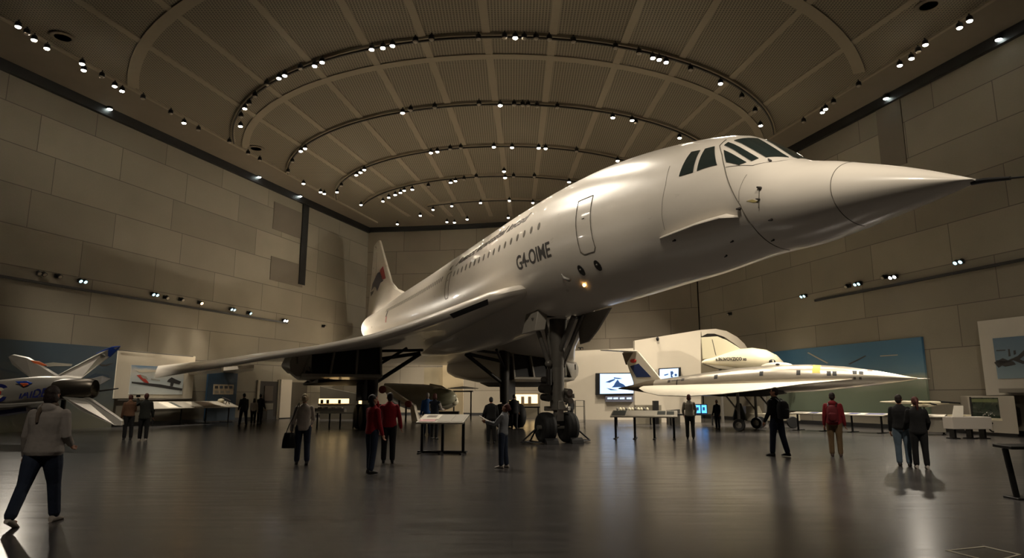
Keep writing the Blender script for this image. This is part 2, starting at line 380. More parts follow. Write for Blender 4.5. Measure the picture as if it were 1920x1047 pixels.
# ---------------------------------------------------------------- ceiling spotlights
spot0 = empty('ceiling_spotlight', (0, 0, H-.55), 'x', 'spotlight')
MB().tube([(0, 0, .21), (0, 0, .1)], .03).build('stem', BLACKM, spot0)
MB().disc((0, 0, -.1), (0, 0, 1), [(.115, 0), (.13, .02), (.12, .16), (.06, .24), (.03, .25)], 20).build('housing', BLACKM, spot0)
MB().ell((0, 0, -.105), (.105, .105, .05), None, 16, 8).build('lens', LENS_ON, spot0)
spot1 = copy_tree(spot0)
for ch in spot1.children:
    if ch.name.startswith('lens'): ch.data = ch.data.copy(); ch.data.materials[0] = LENS_OFF
used = {0: False, 1: False}
def cspot(x, y, lit, label, group):
    src = spot0 if lit else spot1
    o = copy_tree(src) if used[lit] else src; used[lit] = True
    p = atz(x, y, H-.62); o.location = (p.x, p.y, H-.55); tag(o, label, None, group); return o
def row(lst, lit, where):
    for x, y in lst:
        half = 'left end' if x < 640 else ('right end' if x > 1290 else 'middle')
        if x < 640 or x > 1290: pass
        else: half = 'left of centre' if x < 900 else ('centre' if x < 1100 else 'right of centre')
        cspot(x, y, 1 if lit else 0, ('lit round ceiling spotlight' if lit else 'dark unlit ceiling spotlight')+' '+where+', '+half, ('lit' if lit else 'unlit')+' spotlights '+where+' '+half)
used = {1: False, 0: False}
row([(34, 49), (64, 74), (88, 90), (154, 119), (157, 131), (215, 161), (229, 170), (345, 230), (569, 344), (601, 360), (608, 363)], 1, 'along the left ceiling border')
row([(50, 62), (191, 143), (268, 184), (320, 212), (372, 243), (430, 266), (465, 288), (487, 300), (540, 322)], 0, 'along the left ceiling border')
row([(1818, 38), (1799, 51), (1735, 83), (1709, 109), (1687, 122), (1548, 204), (1542, 210)], 1, 'along the right ceiling border')
row([(1722, 96), (1610, 160), (1563, 192), (1507, 228)], 0, 'along the right ceiling border')
row([(590, 123), (604, 116), (523, 146), (534, 141), (459, 203), (451, 236), (697, 92), (718, 89), (736, 85), (966, 70), (1224, 108), (1236, 111), (1249, 116), (1351, 156), (1426, 235)], 1, 'on the nearest curved track')
row([(563, 128), (500, 158), (478, 180), (467, 194), (452, 218), (779, 77), (809, 73), (897, 72), (946, 70), (983, 71), (1005, 71), (1030, 73), (1075, 77), (1154, 89), (1198, 99), (1295, 130), (1391, 182), (1416, 208)], 0, 'on the nearest curved track')
row([(755, 211), (938, 197), (1149, 220), (1185, 225), (1274, 258), (564, 283), (572, 278)], 1, 'on the second curved track')
row([(770, 206), (815, 201), (898, 195), (964, 196), (980, 197), (990, 197), (1007, 199), (1045, 201), (1192, 230), (548, 303)], 0, 'on the second curved track')
row([(808, 286), (820, 284), (926, 275), (960, 276), (1010, 277), (1023, 278), (1158, 301), (668, 328), (676, 323), (683, 318), (945, 321), (947, 333)], 1, 'on the third curved track')
row([(844, 279), (864, 277), (1081, 283), (640, 348)], 0, 'on the third curved track')
row([(854, 339), (845, 342), (1067, 341), (718, 377), (729, 370), (741, 365), (751, 361), (758, 357), (773, 355), (632, 360), (677, 384)], 1, 'on the fourth curved track')
row([(870, 336), (893, 332), (963, 331), (1002, 331), (803, 349)], 0, 'on the fourth curved track')
row([(788, 404), (812, 393), (847, 386), (901, 380), (955, 376), (999, 380), (745, 420), (838, 416), (852, 417), (876, 411), (953, 408)], 1, 'near the far wall')
DLM = emit('cool_downlight_lens', (225, 240, 235), 22)
for i, (x, y, lab) in enumerate([(206, 203, 'small bright downlight in the black recess, upper left'), (486, 331, 'small bright downlight in the black recess near the middle of the left wall'), (563, 367, 'small downlight in the black recess near the far end of the left wall'),
        (1872, 72, 'small bright downlight in the black recess at upper right'), (1661, 183, 'small bright downlight in the black recess above the cockpit')]):
    p = onplane(x, y, (LP+LN*.3) if x < 900 else (RP+RN*.3), LN if x < 900 else RN)
    t = empty('recess_downlight', p, lab, 'downlight'); MB().disc((0, 0, 0), (0, 0, 1), [(.14, -.06), (.15, .12), (.05, .2)]).build('housing', BLACKM, t)
    MB().ell((0, 0, -.06), (.13, .13, .05)).build('lens', DLM, t)
for x, y, lab in ((118, 69, 'round dark ceiling vent at upper left'), (480, 278, 'round ceiling vent beyond the left end of the nearest curved track'), (1741, 9, 'round dark ceiling vent at upper right')):
    p = atz(x, y, H-.06); t = empty('ceiling_vent', p, lab, 'vent')
    MB().disc((0, 0, -.02), (0, 0, 1), [(.5, 0), (.5, .02), (.34, .0), (.34, -.03), (.42, -.05), (.5, -.03)], 32).build('rim', PLASTER, t)
    for r in (.32, .24, .16, .08): MB().disc((0, 0, -.03), (0, 0, 1), [(r, -.02), (r, .02), (r-.04, .02), (r-.04, -.02), (r, -.02)], 28).build('ring_blade', mat('vent_dark', (44, 40, 34), .6), t)
    MB().disc((0, 0, 0.0), (0, 0, 1), [(.34, -.01), (.34, .01)], 28).build('backing', BLACK, t)
# real light from the spotlights
def lamp(p, tgt, e, size=75, blend=.9, col=WARM, rad=.5):
    l = bpy.data.lights.new('spot_beam', 'SPOT'); l.energy = e; l.spot_size = R(size); l.spot_blend = blend; l.color = col; l.shadow_soft_size = rad
    o = bpy.data.objects.new('spot_beam', l); C.objects.link(o); o.location = p; o.rotation_euler = (V(tgt)-V(p)).to_track_quat('-Z', 'Y').to_euler(); return o
E_S = 2600
for x, y, tx, ty, k in [(34, 49, -12, 18, .2), (157, 131, -12, 26, .3), (229, 170, -5, 20, .55), (345, 230, -9, 34, .5), (590, 123, 2, 20, .55), (459, 203, -7, 24, .45), (718, 89, 4, 16, .85),
        (966, 70, 3, 19, .9), (1236, 111, 12, 24, 1.0), (1426, 235, 12, 34, 1.6), (1351, 156, 5, 15, 1.1), (1799, 51, 15, 24, .9), (1687, 122, 15, 30, 1.5), (755, 211, -4, 36, .8), (938, 197, 2, 42, .8), (1185, 225, 10, 38, 2.2),
        (564, 283, -11, 38, .6), (808, 286, -6, 46, .7), (960, 276, 0, 48, .8), (668, 328, -10, 45, .5), (1158, 301, 9, 43, 1.8)]:
    p = atz(x, y, H-.62); lamp((p.x, p.y, H-.9), (tx, ty, 1), E_S*k*1.05, 46 if (x < 460 or x > 1600) else (58 if abs(tx) > 10 else 68))
# unseen spots outside the view, added to brighten nose, nose gear, jet and left side
for px_, py_, tx, ty, tz, k, sz in [(-1, 6, 5, 13, 7, 1.1, 45), (6, 4, 7, 11, 5, 1.1, 50), (13, 9, 7, 11, 5, .7, 50), (-4, -3, -6, 8.9, 1, .55, 30), (-20, 20, -20.4, 35, 1.8, 2.8, 24), (-13, 14, -16, 24, 1.5, .7, 40), (15, 14, 17, 26, 1, .8, 60), (9, 21, 13, 31, 2, 1.8, 34), (12, 20, 16, 28.5, 2, .8, 34), (-3, 4, 1.6, 23.7, 2, 1.3, 28)]:
    lamp((px_, py_, H-.9), (tx, ty, tz), E_S*k, sz)
for (px_, py_, tx, ty, tz, k, sz) in [(-15.5, 41, -19.0, 38, .6, .6, 30), (-13.5, 46, -17.5, 45, 0.0, .25, 36)]:  # beams added by the left ceiling border to brighten the left-wall displays
    lamp((px_, py_, H-.9), (tx, ty, tz), E_S*k, sz)
# beams of the far row, aimed low on the back wall
for px_, py_, tx, ty, k in [(-9, 51, -9, 58.7, 1.3), (-3, 51, -4, 58, 2.0), (2, 50.5, 2, 56.8, 2.2), (7, 49, 7, 54.7, 2.0), (11, 45, 11, 51, 1.2)]:
    lamp((px_, py_, H-.9), (tx, ty, -3), E_S*k*1.0, 34, 1.0)
# beams at side-wall and back-wall fittings, added even where the lamp is unlit
for (x, y, sd, tx, ty, tz, k, sz) in [(73, 513, 0, -15, 24, 1.5, .15, 90), (286, 552, 0, -18.7, 36.2, .9, .25, 62), (338, 562, 0, -18.0, 38.8, .9, .3, 62), (373, 568, 0, -17.2, 41.5, .9, .25, 66), (465, 587, 0, -6, 42, .5, .5, 110), (531, 601, 0, -8, 50, 1, .8, 120), (605, 612, 0, -6, 52, 1.5, 1.2, 110),
        (1511, 555, 1, 9, 38, 1.0, .5, 110), (1370, 589, 1, 0, 50, 2, 1.4, 110), (1613, 532, 1, 6, 40, 1.5, .6, 100), (1680, 519, 1, 14, 30, 1.5, .6, 100), (1803, 491, 1, 0, 34, 1.0, 1.0, 90)]:
    p = (wr(x, y, .6) if sd else wl(x, y, .6)); lamp(p, (tx, ty, tz), E_S*k, sz, .9, WARM, .15)
p = aty(1089, 654, 53.6); lamp(p, (-5, 46, 1.0), E_S*.6, 100, .9, WARM, .15)
# ================================================================ the big white airliner
G0 = V((1.6, 23.7, 0)); AA = math.atan(-.43); AR = V((sin(AA), cos(AA), 0)); AQ = V((-AR.y, AR.x, 0)); UP = V((0, 0, 1))
def AC(s, b, z): return G0+AR*s+AQ*b+UP*z           # s aft of the nose gear, b towards the left-hand wing in view, z height
KS = [-14.8, -14.0, -12.5, -11.4, -10.9, -10.2, -9.4, -8.5, -7.0, -5.0, -2.5, 0.0, 4.0, 8.0, 12.0, 20.0, 26.0, 31.0, 36.0]
KT = [5.03, 5.45, 6.1, 6.56, 6.97, 7.48, 7.77, 8.0, 8.3, 8.56, 8.68, 8.7, 8.65, 8.55, 8.43, 8.21, 7.96, 8.05, 7.9]
KB = [5.0, 4.9, 4.74, 4.66, 4.67, 4.67, 4.62, 4.56, 4.52, 4.46, 4.42, 4.29, 3.95, 3.75, 3.75, 4.18, 4.92, 5.72, 6.9]
KW = [.12, .42, .85, 1.08, 1.17, 1.28, 1.38, 1.48, 1.62, 1.8, 1.95, 2.0, 2.0, 2.0, 2.0, 2.0, 1.8, 1.3, .3]
def herm(v, s):
    n = len(KS); g = []
    for i in range(n):
        if i in (0, n-1): a, b = (0, 1) if i == 0 else (n-2, n-1); g.append((v[b]-v[a])/(KS[b]-KS[a])); continue
        h0, h1 = KS[i]-KS[i-1], KS[i+1]-KS[i]
        g.append((h0*h0*v[i+1]+(h1*h1-h0*h0)*v[i]-h1*h1*v[i-1])/(h0*h1*(h0+h1)))
    i = 0
    while i < n-2 and s > KS[i+1]: i += 1
    h = KS[i+1]-KS[i]; t = (s-KS[i])/h
    return (2*t**3-3*t**2+1)*v[i]+(t**3-2*t**2+t)*h*g[i]+(-2*t**3+3*t**2)*v[i+1]+(t**3-t**2)*h*g[i+1]
def SP(s, ph, off=0.0):
    t, b, w_ = herm(KT, s), herm(KB, s), herm(KW, s)
    def q(s_, p): 
        t_, b_, ww = (t, b, w_) if s_ == s else (herm(KT, s_), herm(KB, s_), herm(KW, s_))
        return AC(s_, ww*cos(p), (t_+b_)/2+(t_-b_)/2*sin(p))
    P = q(s, ph)
    if off:
        e = .02; n = (q(s+e, ph)-P).cross(q(s, ph+e)-P).normalized()
        if n.dot(P-AC(s, 0, (t+b)/2)) < 0: n = -n
        P = P+n*off
    return P
air = empty('airliner', AC(0, 0, 0), 'huge white supersonic airliner with a needle nose and dark registration letters', 'airplane')
def ap(mb, name, m, parent=None, **k):
    o = wpart(mb, name, m, air, **k)
    if parent: o.parent = parent
    return o
def fus(s0, s1, n, capr=False, seg=72, off=0.0):
    return MB().loft([[SP(s0+(s1-s0)*i/n, 2*pi*k/seg, off) for k in range(seg)] for i in range(n+1)], caps=True)
fu = ap(fus(-12.7, 36, 150), 'fuselage', WHITEP, sharp=50)
no = ap(fus(-14.8, -12.7, 24), 'nose_cone', WHITEP, sharp=50)
tip = SP(-14.8, 0); tipc = AC(-14.8, 0, 5.01)
pit = MB().tube([AC(-14.72, 0, 5.0), AC(-14.95, 0, 4.965), AC(-15.28, 0, 4.895)], [.05, .042, .03], 12); pit.tube([AC(-15.26, 0, 4.9), AC(-16.0, 0, 4.75)], [.018, .008], 8)
ap(pit, 'pitot_probe', BLACKM, no)
def patch(poly, off, th, cuts=4, up=True):
    bm = bmesh.new(); vs = [bm.verts.new((s, R(p), 0)) for s, p in poly]; f = bm.faces.new(vs)
    bmesh.ops.triangulate(bm, faces=[f]); bmesh.ops.subdivide_edges(bm, edges=bm.edges[:], cuts=cuts, use_grid_fill=True)
    bm.verts.index_update(); mb = MB(); n = len(bm.verts)
    top = [SP(v.co.x, v.co.y, off+th) for v in bm.verts]; bot = [SP(v.co.x, v.co.y, off-.02) for v in bm.verts]
    fs = [tuple(v.index for v in f.verts) for f in bm.faces]
    be = [(e.verts[0].index, e.verts[1].index) for e in bm.edges if len(e.link_faces) == 1]; bm.free()
    mb.add(top+bot, fs+[tuple(i+n for i in f[::-1]) for f in fs]+[(a, b, b+n, a+n) for a, b in be]); return mb
def seam(pts, r=.012, off=.0, n=6):
    P = []
    for i in range(len(pts)-1):
        for k in range(n): t = k/n; P.append(SP(pts[i][0]*(1-t)+pts[i+1][0]*t, R(pts[i][1]*(1-t)+pts[i+1][1]*t), off))
    P.append(SP(pts[-1][0], R(pts[-1][1]), off)); return MB().tube(P, r, 6)
# cockpit glazing
for i, poly in enumerate([[(-10.17, 41.4), (-10.84, 34.4), (-10.71, 28.3), (-10.38, 27.7)], [(-10.08, 48.2), (-10.1, 54), (-11.02, 45.6), (-10.93, 37.8)],
        [(-10.18, 58.9), (-10.44, 80), (-11.39, 71.3), (-11.12, 51.7)], [(-10.47, 89), (-10.34, 119), (-11.12, 118), (-11.5, 100), (-11.54, 76)],
        [(-10.08, 128), (-10.1, 137), (-11.02, 137), (-10.93, 142)], [(-10.17, 141), (-10.84, 146), (-10.71, 152), (-10.38, 152)]]):
    gl = ap(patch(poly, .004, .012), 'windscreen_pane', DARKG, sharp=30)
for sg in (1, -1):
    for poly in ([(-9.07, 16.7), (-9.16, 42.6), (-9.43, 43.5), (-9.5, 18.3)], [(-9.62, 18.9), (-9.57, 44.6), (-9.83, 46.7), (-10.17, 23.3)]):
        ap(patch([(s, p if sg > 0 else 180-p) for s, p in poly], .004, .012), 'cockpit_side_window', DARKG, sharp=30)
ap(seam([(-9.93, 60), (-9.95, 48), (-10.2, 35), (-10.38, 21.9), (-10.62, -.2), (-10.77, -14.6), (-10.85, -40), (-10.9, -90)]), 'visor_seam', SEAM)
ap(seam([(-10.41, 22.1), (-11.0, 33), (-11.35, 52), (-11.6, 75), (-11.62, 105)], .008), 'visor_sill_seam', SEAM)
ap(seam([(-12.72, a) for a in range(-90, 95, 15)], .008, 0, 3), 'nose_cone_seam', SEAM)
ap(seam([(-8.62, 30), (-8.64, 12), (-8.46, -12.4), (-8.42, -25)], .005), 'skin_seam', SEAM)
ap(seam([(-10.95, 20), (-10.8, 0), (-10.75, -14)], .004), 'skin_seam', SEAM)
# doors
def door(s0, s1, p0, p1, bow, r, name='passenger_door'):
    pts = [(s0, p1), (s1, p1+2), (s1-bow, (p0+p1)/2), (s1, p0+3), (s0+(s1-s0)*.5, p0-2), (s0, p0+2), (s0, (p0+p1)/2), (s0, p1)]
    d = ap(patch([(s0, p1), (s1, p1+1), (s1, p0+1), (s0, p0)], -.01, .008, 5), name, WHITEP, sharp=30)
    ap(seam([(s0, p1), (s1, p1+1), (s1, p0+1), (s1+.12*(s0-s1), p0-2), (s0-.2*(s0-s1), p0-2), (s0, p0+1), (s0, p1)], r), 'door_gap', SEAM, d)
    ap(MB().tube([SP((s0+s1)/2-.05, R((p0+p1)/2+5), .01), SP((s0+s1)/2+.06, R((p0+p1)/2+5), .0)], .012, 8), 'door_handle', GEARM, d)
door(-4.85, -5.58, -24, 20, .0, .016); door(7.1, 6.6, -4.5, 22, 0, .012)
# cabin windows
WM = mat('cabin_window_grey', (104, 98, 88), .3)
def cabwin(s, pc, hh=3.6, hw=.085):
    poly = [(s+hw*cos(a)*1.0, pc+hh*sin(a)) for a in (2*pi*k/10 for k in range(10))]
    ap(patch(poly, .002, .004, 1), 'cabin_window', WM)
for i in range(17): cabwin(-2.56+.54*i, 12.4 if i < 8 else 12.4+(i-7)*.6)
for i in range(36): cabwin(8.0+.33*i, 21.0-.02*i, 3.4, .07)
def finer(vs, fs, L):
    bm = bmesh.new(); q = [bm.verts.new((x, y, 0)) for x, y in vs]
    for f in fs:
        try: bm.faces.new([q[i] for i in f])
        except ValueError: pass
    bmesh.ops.triangulate(bm, faces=bm.faces[:])
    for _ in range(4):
        e = [e for e in bm.edges if e.calc_length() > L]
        if not e: break
        bmesh.ops.subdivide_edges(bm, edges=e, cuts=1); bmesh.ops.triangulate(bm, faces=bm.faces[:])
    bm.verts.index_update(); r = [(v.co.x, v.co.y) for v in bm.verts], [tuple(v.index for v in f.verts) for f in bm.faces]; bm.free(); return r
def letters(txt, s0, s1, p0, p1, m, name, shear=0, lab=None, bold=.012):      # reads towards the nose
    vs, fs = finer(*text_mesh(txt, 1, shear, bold), .12); x1 = max(v[0] for v in vs); x0 = min(v[0] for v in vs)
    y0 = min(v[1] for v in vs); y1 = max(v[1] for v in vs); mb = MB(); n = len(vs)
    f = lambda v, o: SP(s0+(s1-s0)*(v[0]-x0)/(x1-x0), R(p0+(p1-p0)*(v[1]-y0)/(y1-y0)), o)
    ec = {}
    for q in fs:
        for a, b in zip(q, q[1:]+q[:1]): ec[(min(a, b), max(a, b))] = ec.get((min(a, b), max(a, b)), 0)+1
    mb.add([f(v, .008) for v in vs]+[f(v, -.01) for v in vs], fs+[tuple(i+n for i in q[::-1]) for q in fs]+[(a, b, b+n, a+n) for (a, b), c in ec.items() if c == 1])
    o = ap(mb, name, m, smooth=False)
    if lab: o['label'] = lab
LET = mat('dark_lettering', (42, 36, 32), .5); LETG = mat('grey_brown_lettering', (72, 62, 54), .5)
letters('G4-OIME', -.88, -3.28, -18.5, -5.2, LET, 'registration_lettering', 0, 'dark registration letters G4-OIME')
letters('Auascc auwuskal incsd', 6.3, -1.4, 27.5, 36.5, LETG, 'airline_lettering', .35, 'brownish slanted airline lettering high on the side', .03)
ap(patch([(7.2, 28), (6.9, 27), (7.0, 31), (6.8, 32), (7.15, 32)], .002, .004, 1), 'small_emblem', LETG)
ap(patch([(19.2, -2), (18.9, -2), (18.85, 8), (19.15, 8)], .002, .004, 1), 'door_marking', mat('faded_red_mark', (170, 96, 84), .5))
ap(patch([(19.3, 8), (18.95, 8), (18.85, 18), (19.1, 18)], .002, .004, 1), 'door_marking', LETG)
# sensor ports, probes, lamp and strake low on the nose
for (s, p) in ((-4.48, -38), (-5.33, -38.2)):
    o = ap(patch([(s+.13*cos(a), p+5.2*sin(a)) for a in (2*pi*k/12 for k in range(12))], .004, .01, 1), 'oval_port', BLACK)
    ap(MB().ell(SP(s, R(p+1), .02), (.035, .035, .035)), 'port_stud', GEARM, o)
ap(MB().tube([SP(-3.45, R(-36), .02), SP(-3.62, R(-39), .1), SP(-3.85, R(-41.5), .14)], [.02, .05, .06], 10, dome=True), 'scoop', GEARM)
ap(MB().ell(SP(-4.14, R(-51.6), .02), (.05, .05, .05)), 'belly_lamp', emit('belly_lamp_lens', (255, 190, 110), 9))
st = []
for s, e, wd in ((-8.16, -30.2, .02), (-8.6, -29, .16), (-9.6, -26.6, .26), (-10.35, -24.6, .26), (-10.62, -27, .02)):
    a = SP(s, R(e), -.05); d = (SP(s, R(e), 1)-SP(s, R(e), 0)).normalized(); q = a+d*(wd+.05)
    st.append([a+UP*.03, q+UP*.012, q-UP*.012, a-UP*.05])
ap(MB().loft(st), 'nose_strake', WHITEP)
for s, p, r in ((-11.3, 7.7, .05), (-11.26, -6.1, .03), (-11.38, -31.2, .04), (-10.73, -18.9, .05), (-11.26, 49, .04), (-8.6, -35.5, .04), (-10.1, -52, .03), (-9.6, -66, .03), (-11.05, -60, .03)):
    ap(MB().tube([SP(s, R(p), -.02), SP(s, R(p), .02), SP(s+.05, R(p), .035)], [r*.8, r*.7, r*.4], 8, dome=True), 'air_data_probe', LET)
ap(MB().tube([SP(-11.28, R(6), .012), SP(-11.26, R(-6), .012), SP(-11.2, R(-17), .012)], .008, 6), 'probe_wire', SEAM)
ap(patch([(-10.95, -10), (-11.1, -7.5), (-11.25, -9), (-11.1, -11)], .002, .004, 1), 'yellow_scuff', mat('yellow_stain', (176, 160, 104), .6))
# wings
LEs = [(-.7, 1.0, 5.30), (-.9, 1.54, 5.26), (-.75, 2.2, 5.10), (-.5, 2.75, 4.93), (.6, 3.51, 4.60), (3.0, 4.59, 4.17), (5.0, 5.57, 3.87), (7.8, 7.25, 3.58), (10.3, 9.22, 3.33), (13.3, 11.41, 2.99), (16.2, 13.4, 2.72), (17.9, 14.21, 2.62)]
def te(b):
    return 27.5-.1*b if b < 9 else 26.6-(b-9)*1.35
def wing(sg, bmax, name):
    rings = []; L = LEs if sg > 0 else [(-.5, 1.5, 5.2), (.6, 2.0, 4.95), (1.6, 2.45, 4.6), (3, 2.8, 4.35), (6, 4.1, 4.0), (8.5, 5.4, 3.85), (10.5, 6.5, 3.75), (12, 7.3, 3.7)]
    L = [(2.5, -.2, 5.1), (.3, .6, 5.3)]+L
    for s, b, z in L:
        c = te(b)-s; zt = 3.95 if b < 9 else 3.95-(b-9)*.16
        th = max(.13, .26-.011*abs(b)); ring = []
        if s < -.3: zroot = z
        for u, k in ((0, 0), (.0035, .62), (.012, .95), (.03, 1.05), (.1, 1.15), (.35, 1.2), (.7, .8), (1, .05)):
            zz = z+(zt-z)*min(1, u*1.5)**.9; ring.append((s+c*u, zz+th*k))
        for u, k in ((1, -.05), (.7, -.6), (.35, -.9), (.1, -.9), (.03, -.95), (.012, -.85), (.0035, -.55)):
            zz = z+(zt-z)*min(1, u*1.5)**.9; ring.append((s+c*u, zz+th*k))
        rings.append([AC(p, sg*b, q) for p, q in ring])
    return ap(MB().loft(rings), name, WINGU, sharp=60)
w1 = wing(1, 15, 'wing'); w2 = wing(-1, 7.4, 'wing')
ap(MB().prism([AC(-.5, 2.85, 4.86), AC(.9, 3.74, 4.46), AC(.9, 3.6, 4.32), AC(-.3, 2.75, 4.70)], AR*.12-AQ*.03), 'wing_root_slot', BLACK, w1)
for b0, b1 in ((9.2, 11.0), (11.1, 12.9)):
    s_ = te((b0+b1)/2); z_ = 3.6-(b0-9)*.12
    ap(MB().hexa([AC(s_-.2, b0, z_-.14), AC(s_-.2, b1, z_-.36), AC(s_+1.5, b1, z_-.5), AC(s_+1.5, b0, z_-.28), AC(s_-.2, b0, z_+.06), AC(s_-.2, b1, z_-.14), AC(s_+1.5, b1, z_-.42), AC(s_+1.5, b0, z_-.2)]), 'elevon', WINGU, w1)
# tail fin with its emblem
fin = [(22.0, 8.0), (22.14, 8.5), (24.81, 9.2), (26.57, 9.95), (31.4, 14.2), (31.9, 14.28), (33.4, 14.15), (33.9, 12), (34.9, 8.0)]
fm = MB(); rings = []
for k, e in ((-1, 0.02), (-.6, .0), (.6, .0), (1, .02)):
    cx_, cz_ = 30.5, 9.5
    rings.append([AC(cx_+(s-cx_)*(1-e*2), (.16 if z < 9 else .11)*k, cz_+(z-cz_)*(1-e)) for s, z in fin])
fo = ap(fm.loft(rings), 'tail_fin', WHITEP, sharp=20)
def finpatch(poly, m, o=.135):
    P = [AC(s, o, z) for s, z in poly]; ap(MB().prism(P, -AQ*.02), 'fin_emblem', m, fo, smooth=False)
finpatch([(33.2, 10.85), (32.3, 11.15), (31.3, 11.45), (30.5, 11.4), (29.6, 10.75), (29.0, 10.45), (30.2, 10.45), (30.9, 10.1), (31.3, 9.95), (31.9, 10.4), (32.6, 10.5), (33.6, 10.3)], mat('emblem_navy', (44, 46, 66), .4))
finpatch([(30.47, 11.5), (29.35, 11.66), (28.25, 10.5), (29.5, 10.6), (29.8, 11)], mat('emblem_red', (150, 34, 38), .4))
finpatch([(33.9, 10.25), (32.7, 10.2), (32.1, 10.5), (32.9, 10.0), (33.7, 9.85)], mat('emblem_dark', (40, 38, 40), .4))
ap(MB().ell(AC(32.3, .14, 13.75), (.09, .09, .09)), 'fin_lamp', CHROME, fo)
ap(MB().prism([AC(31.9, .125, 13.3), AC(31.95, .125, 13.3), AC(32.1, .125, 8.5), AC(32.05, .125, 8.5)], -AQ*.01), 'rudder_gap', SEAM, fo, smooth=False)
# engine nacelles slung under the wings
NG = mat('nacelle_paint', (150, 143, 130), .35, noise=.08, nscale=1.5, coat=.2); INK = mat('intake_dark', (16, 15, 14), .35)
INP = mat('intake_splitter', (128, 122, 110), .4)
def nacelle(sg, s0, b0, b1, s1, bo):
    # body: lofted rounded box, with a swept outer cowl
    f = []
    zt, zb = 3.92, 2.5
    def ring(s, a, b, t, bt, r=.28):
        P = []
        for cx_, cz_, a0 in ((b-r, t-r*.4-.11*(b1-b0), 0), (a+r, t-r*.4, 90), (a+r, bt+r, 180), (b-r, bt+r, 270)):
            for k in range(5):
                th = R(a0+k*22.5); P.append(AC(s, sg*(cx_+r*cos(th)), cz_+r*sin(th)))
        return P
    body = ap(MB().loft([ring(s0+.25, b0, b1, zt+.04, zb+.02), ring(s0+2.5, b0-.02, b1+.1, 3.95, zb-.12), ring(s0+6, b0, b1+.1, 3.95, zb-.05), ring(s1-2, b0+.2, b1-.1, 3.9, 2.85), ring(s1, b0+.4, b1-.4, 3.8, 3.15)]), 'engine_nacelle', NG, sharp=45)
    lip = 0 and [AC(s0+.9, sg*b0, zt+.16), AC(s0+.9, sg*b1, zt+.12), AC(s0-.05, sg*(b1+.28), zb+.16), AC(s0-.05, sg*b0, zb+.1)]
    # dark mouth: three bays divided by raked splitters
    n = 3
    for k in range(n):
        a = b0+(b1-b0)*k/n; b = b0+(b1-b0)*(k+1)/n; g_ = .06; ra = .28*k/n; rb = .28*(k+1)/n
        P = [AC(s0-.12, sg*(a+g_+ra), zb+.14), AC(s0-.12, sg*(b-g_+rb), zb+.14), AC(s0+.2, sg*(b-g_), zt-.02-.11*(b-b0)), AC(s0+.2, sg*(a+g_), zt-.02-.11*(a-b0))]
        ap(MB().prism(P, AR*.6), 'intake_mouth', INK, body, smooth=False)
    for k in range(n+1):
        a = b0+(b1-b0)*k/n; ra = .28*k/n
        P = [AC(s0-.32, sg*(a+ra-.045), zb+.1), AC(s0-.32, sg*(a+ra+.045), zb+.1), AC(s0-.05, sg*(a+.045), zt+.0-.11*(a-b0)), AC(s0-.05, sg*(a-.045), zt+.0-.11*(a-b0))]
        ap(MB().prism(P, AR*.9), 'intake_splitter', INP, body, smooth=False, bevel=.01)
    ap(MB().hexa([AC(s0-.35, sg*(b0-.06), zb-.02), AC(s0-.35, sg*(b1+.4), zb-.02), AC(s0+.6, sg*(b1+.4), zb-.12), AC(s0+.6, sg*(b0-.06), zb-.12),
                  AC(s0-.35, sg*(b0-.06), zb+.12), AC(s0-.35, sg*(b1+.4), zb+.12), AC(s0+.6, sg*(b1+.4), zb+.12), AC(s0+.6, sg*(b0-.06), zb+.12)]), 'intake_lip', NG, body, bevel=.03)
    # outer cowl, rounded and running aft
    cr = []
    for s, bb, t, bt in ((s0-.1, b1+.1, zt-.42, zb+.1), (s0, b1+.8*(bo-b1), zt-.5, zb+.0), (s0+.7, bo, zt-.55, zb+.16), (s0+2.5, bo-.05, zt-.55, zb+.2), (s0+6, b1+.1, 3.5, 2.7)):
        cr.append([AC(s, sg*b_, z_) for b_, z_ in ((b1-.05, t+.1), (bb-.12, t+.05), (bb, t-.25), (bb, (t+bt)/2), (bb-.05, bt+.25), (bb-.3, bt), (b1-.05, bt-.02))])
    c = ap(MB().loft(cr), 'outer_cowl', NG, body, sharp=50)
    ap(MB().box(AC(s0-.02, sg*(b1+.55*(bo-b1)), (zt+zb)/2), (.16, .02, .3), M.Rotation(AA, 3, 'Z')), 'cowl_placard', GEARM, c)
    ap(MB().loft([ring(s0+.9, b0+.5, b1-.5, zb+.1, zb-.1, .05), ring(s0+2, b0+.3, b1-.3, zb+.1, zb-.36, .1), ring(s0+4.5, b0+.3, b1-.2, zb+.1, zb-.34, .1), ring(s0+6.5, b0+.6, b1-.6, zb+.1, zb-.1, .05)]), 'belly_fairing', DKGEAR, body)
    ap(MB().ell(AC(s0+1.2, sg*(b1-.2), zb-.2), (.07, .07, .07)), 'nacelle_lamp', CHROME, body)
nacelle(1, 10.2, 4.15, 7.35, 24, 8.45); nacelle(-1, 11.3, 3.15, 6.3, 24, 7.35)
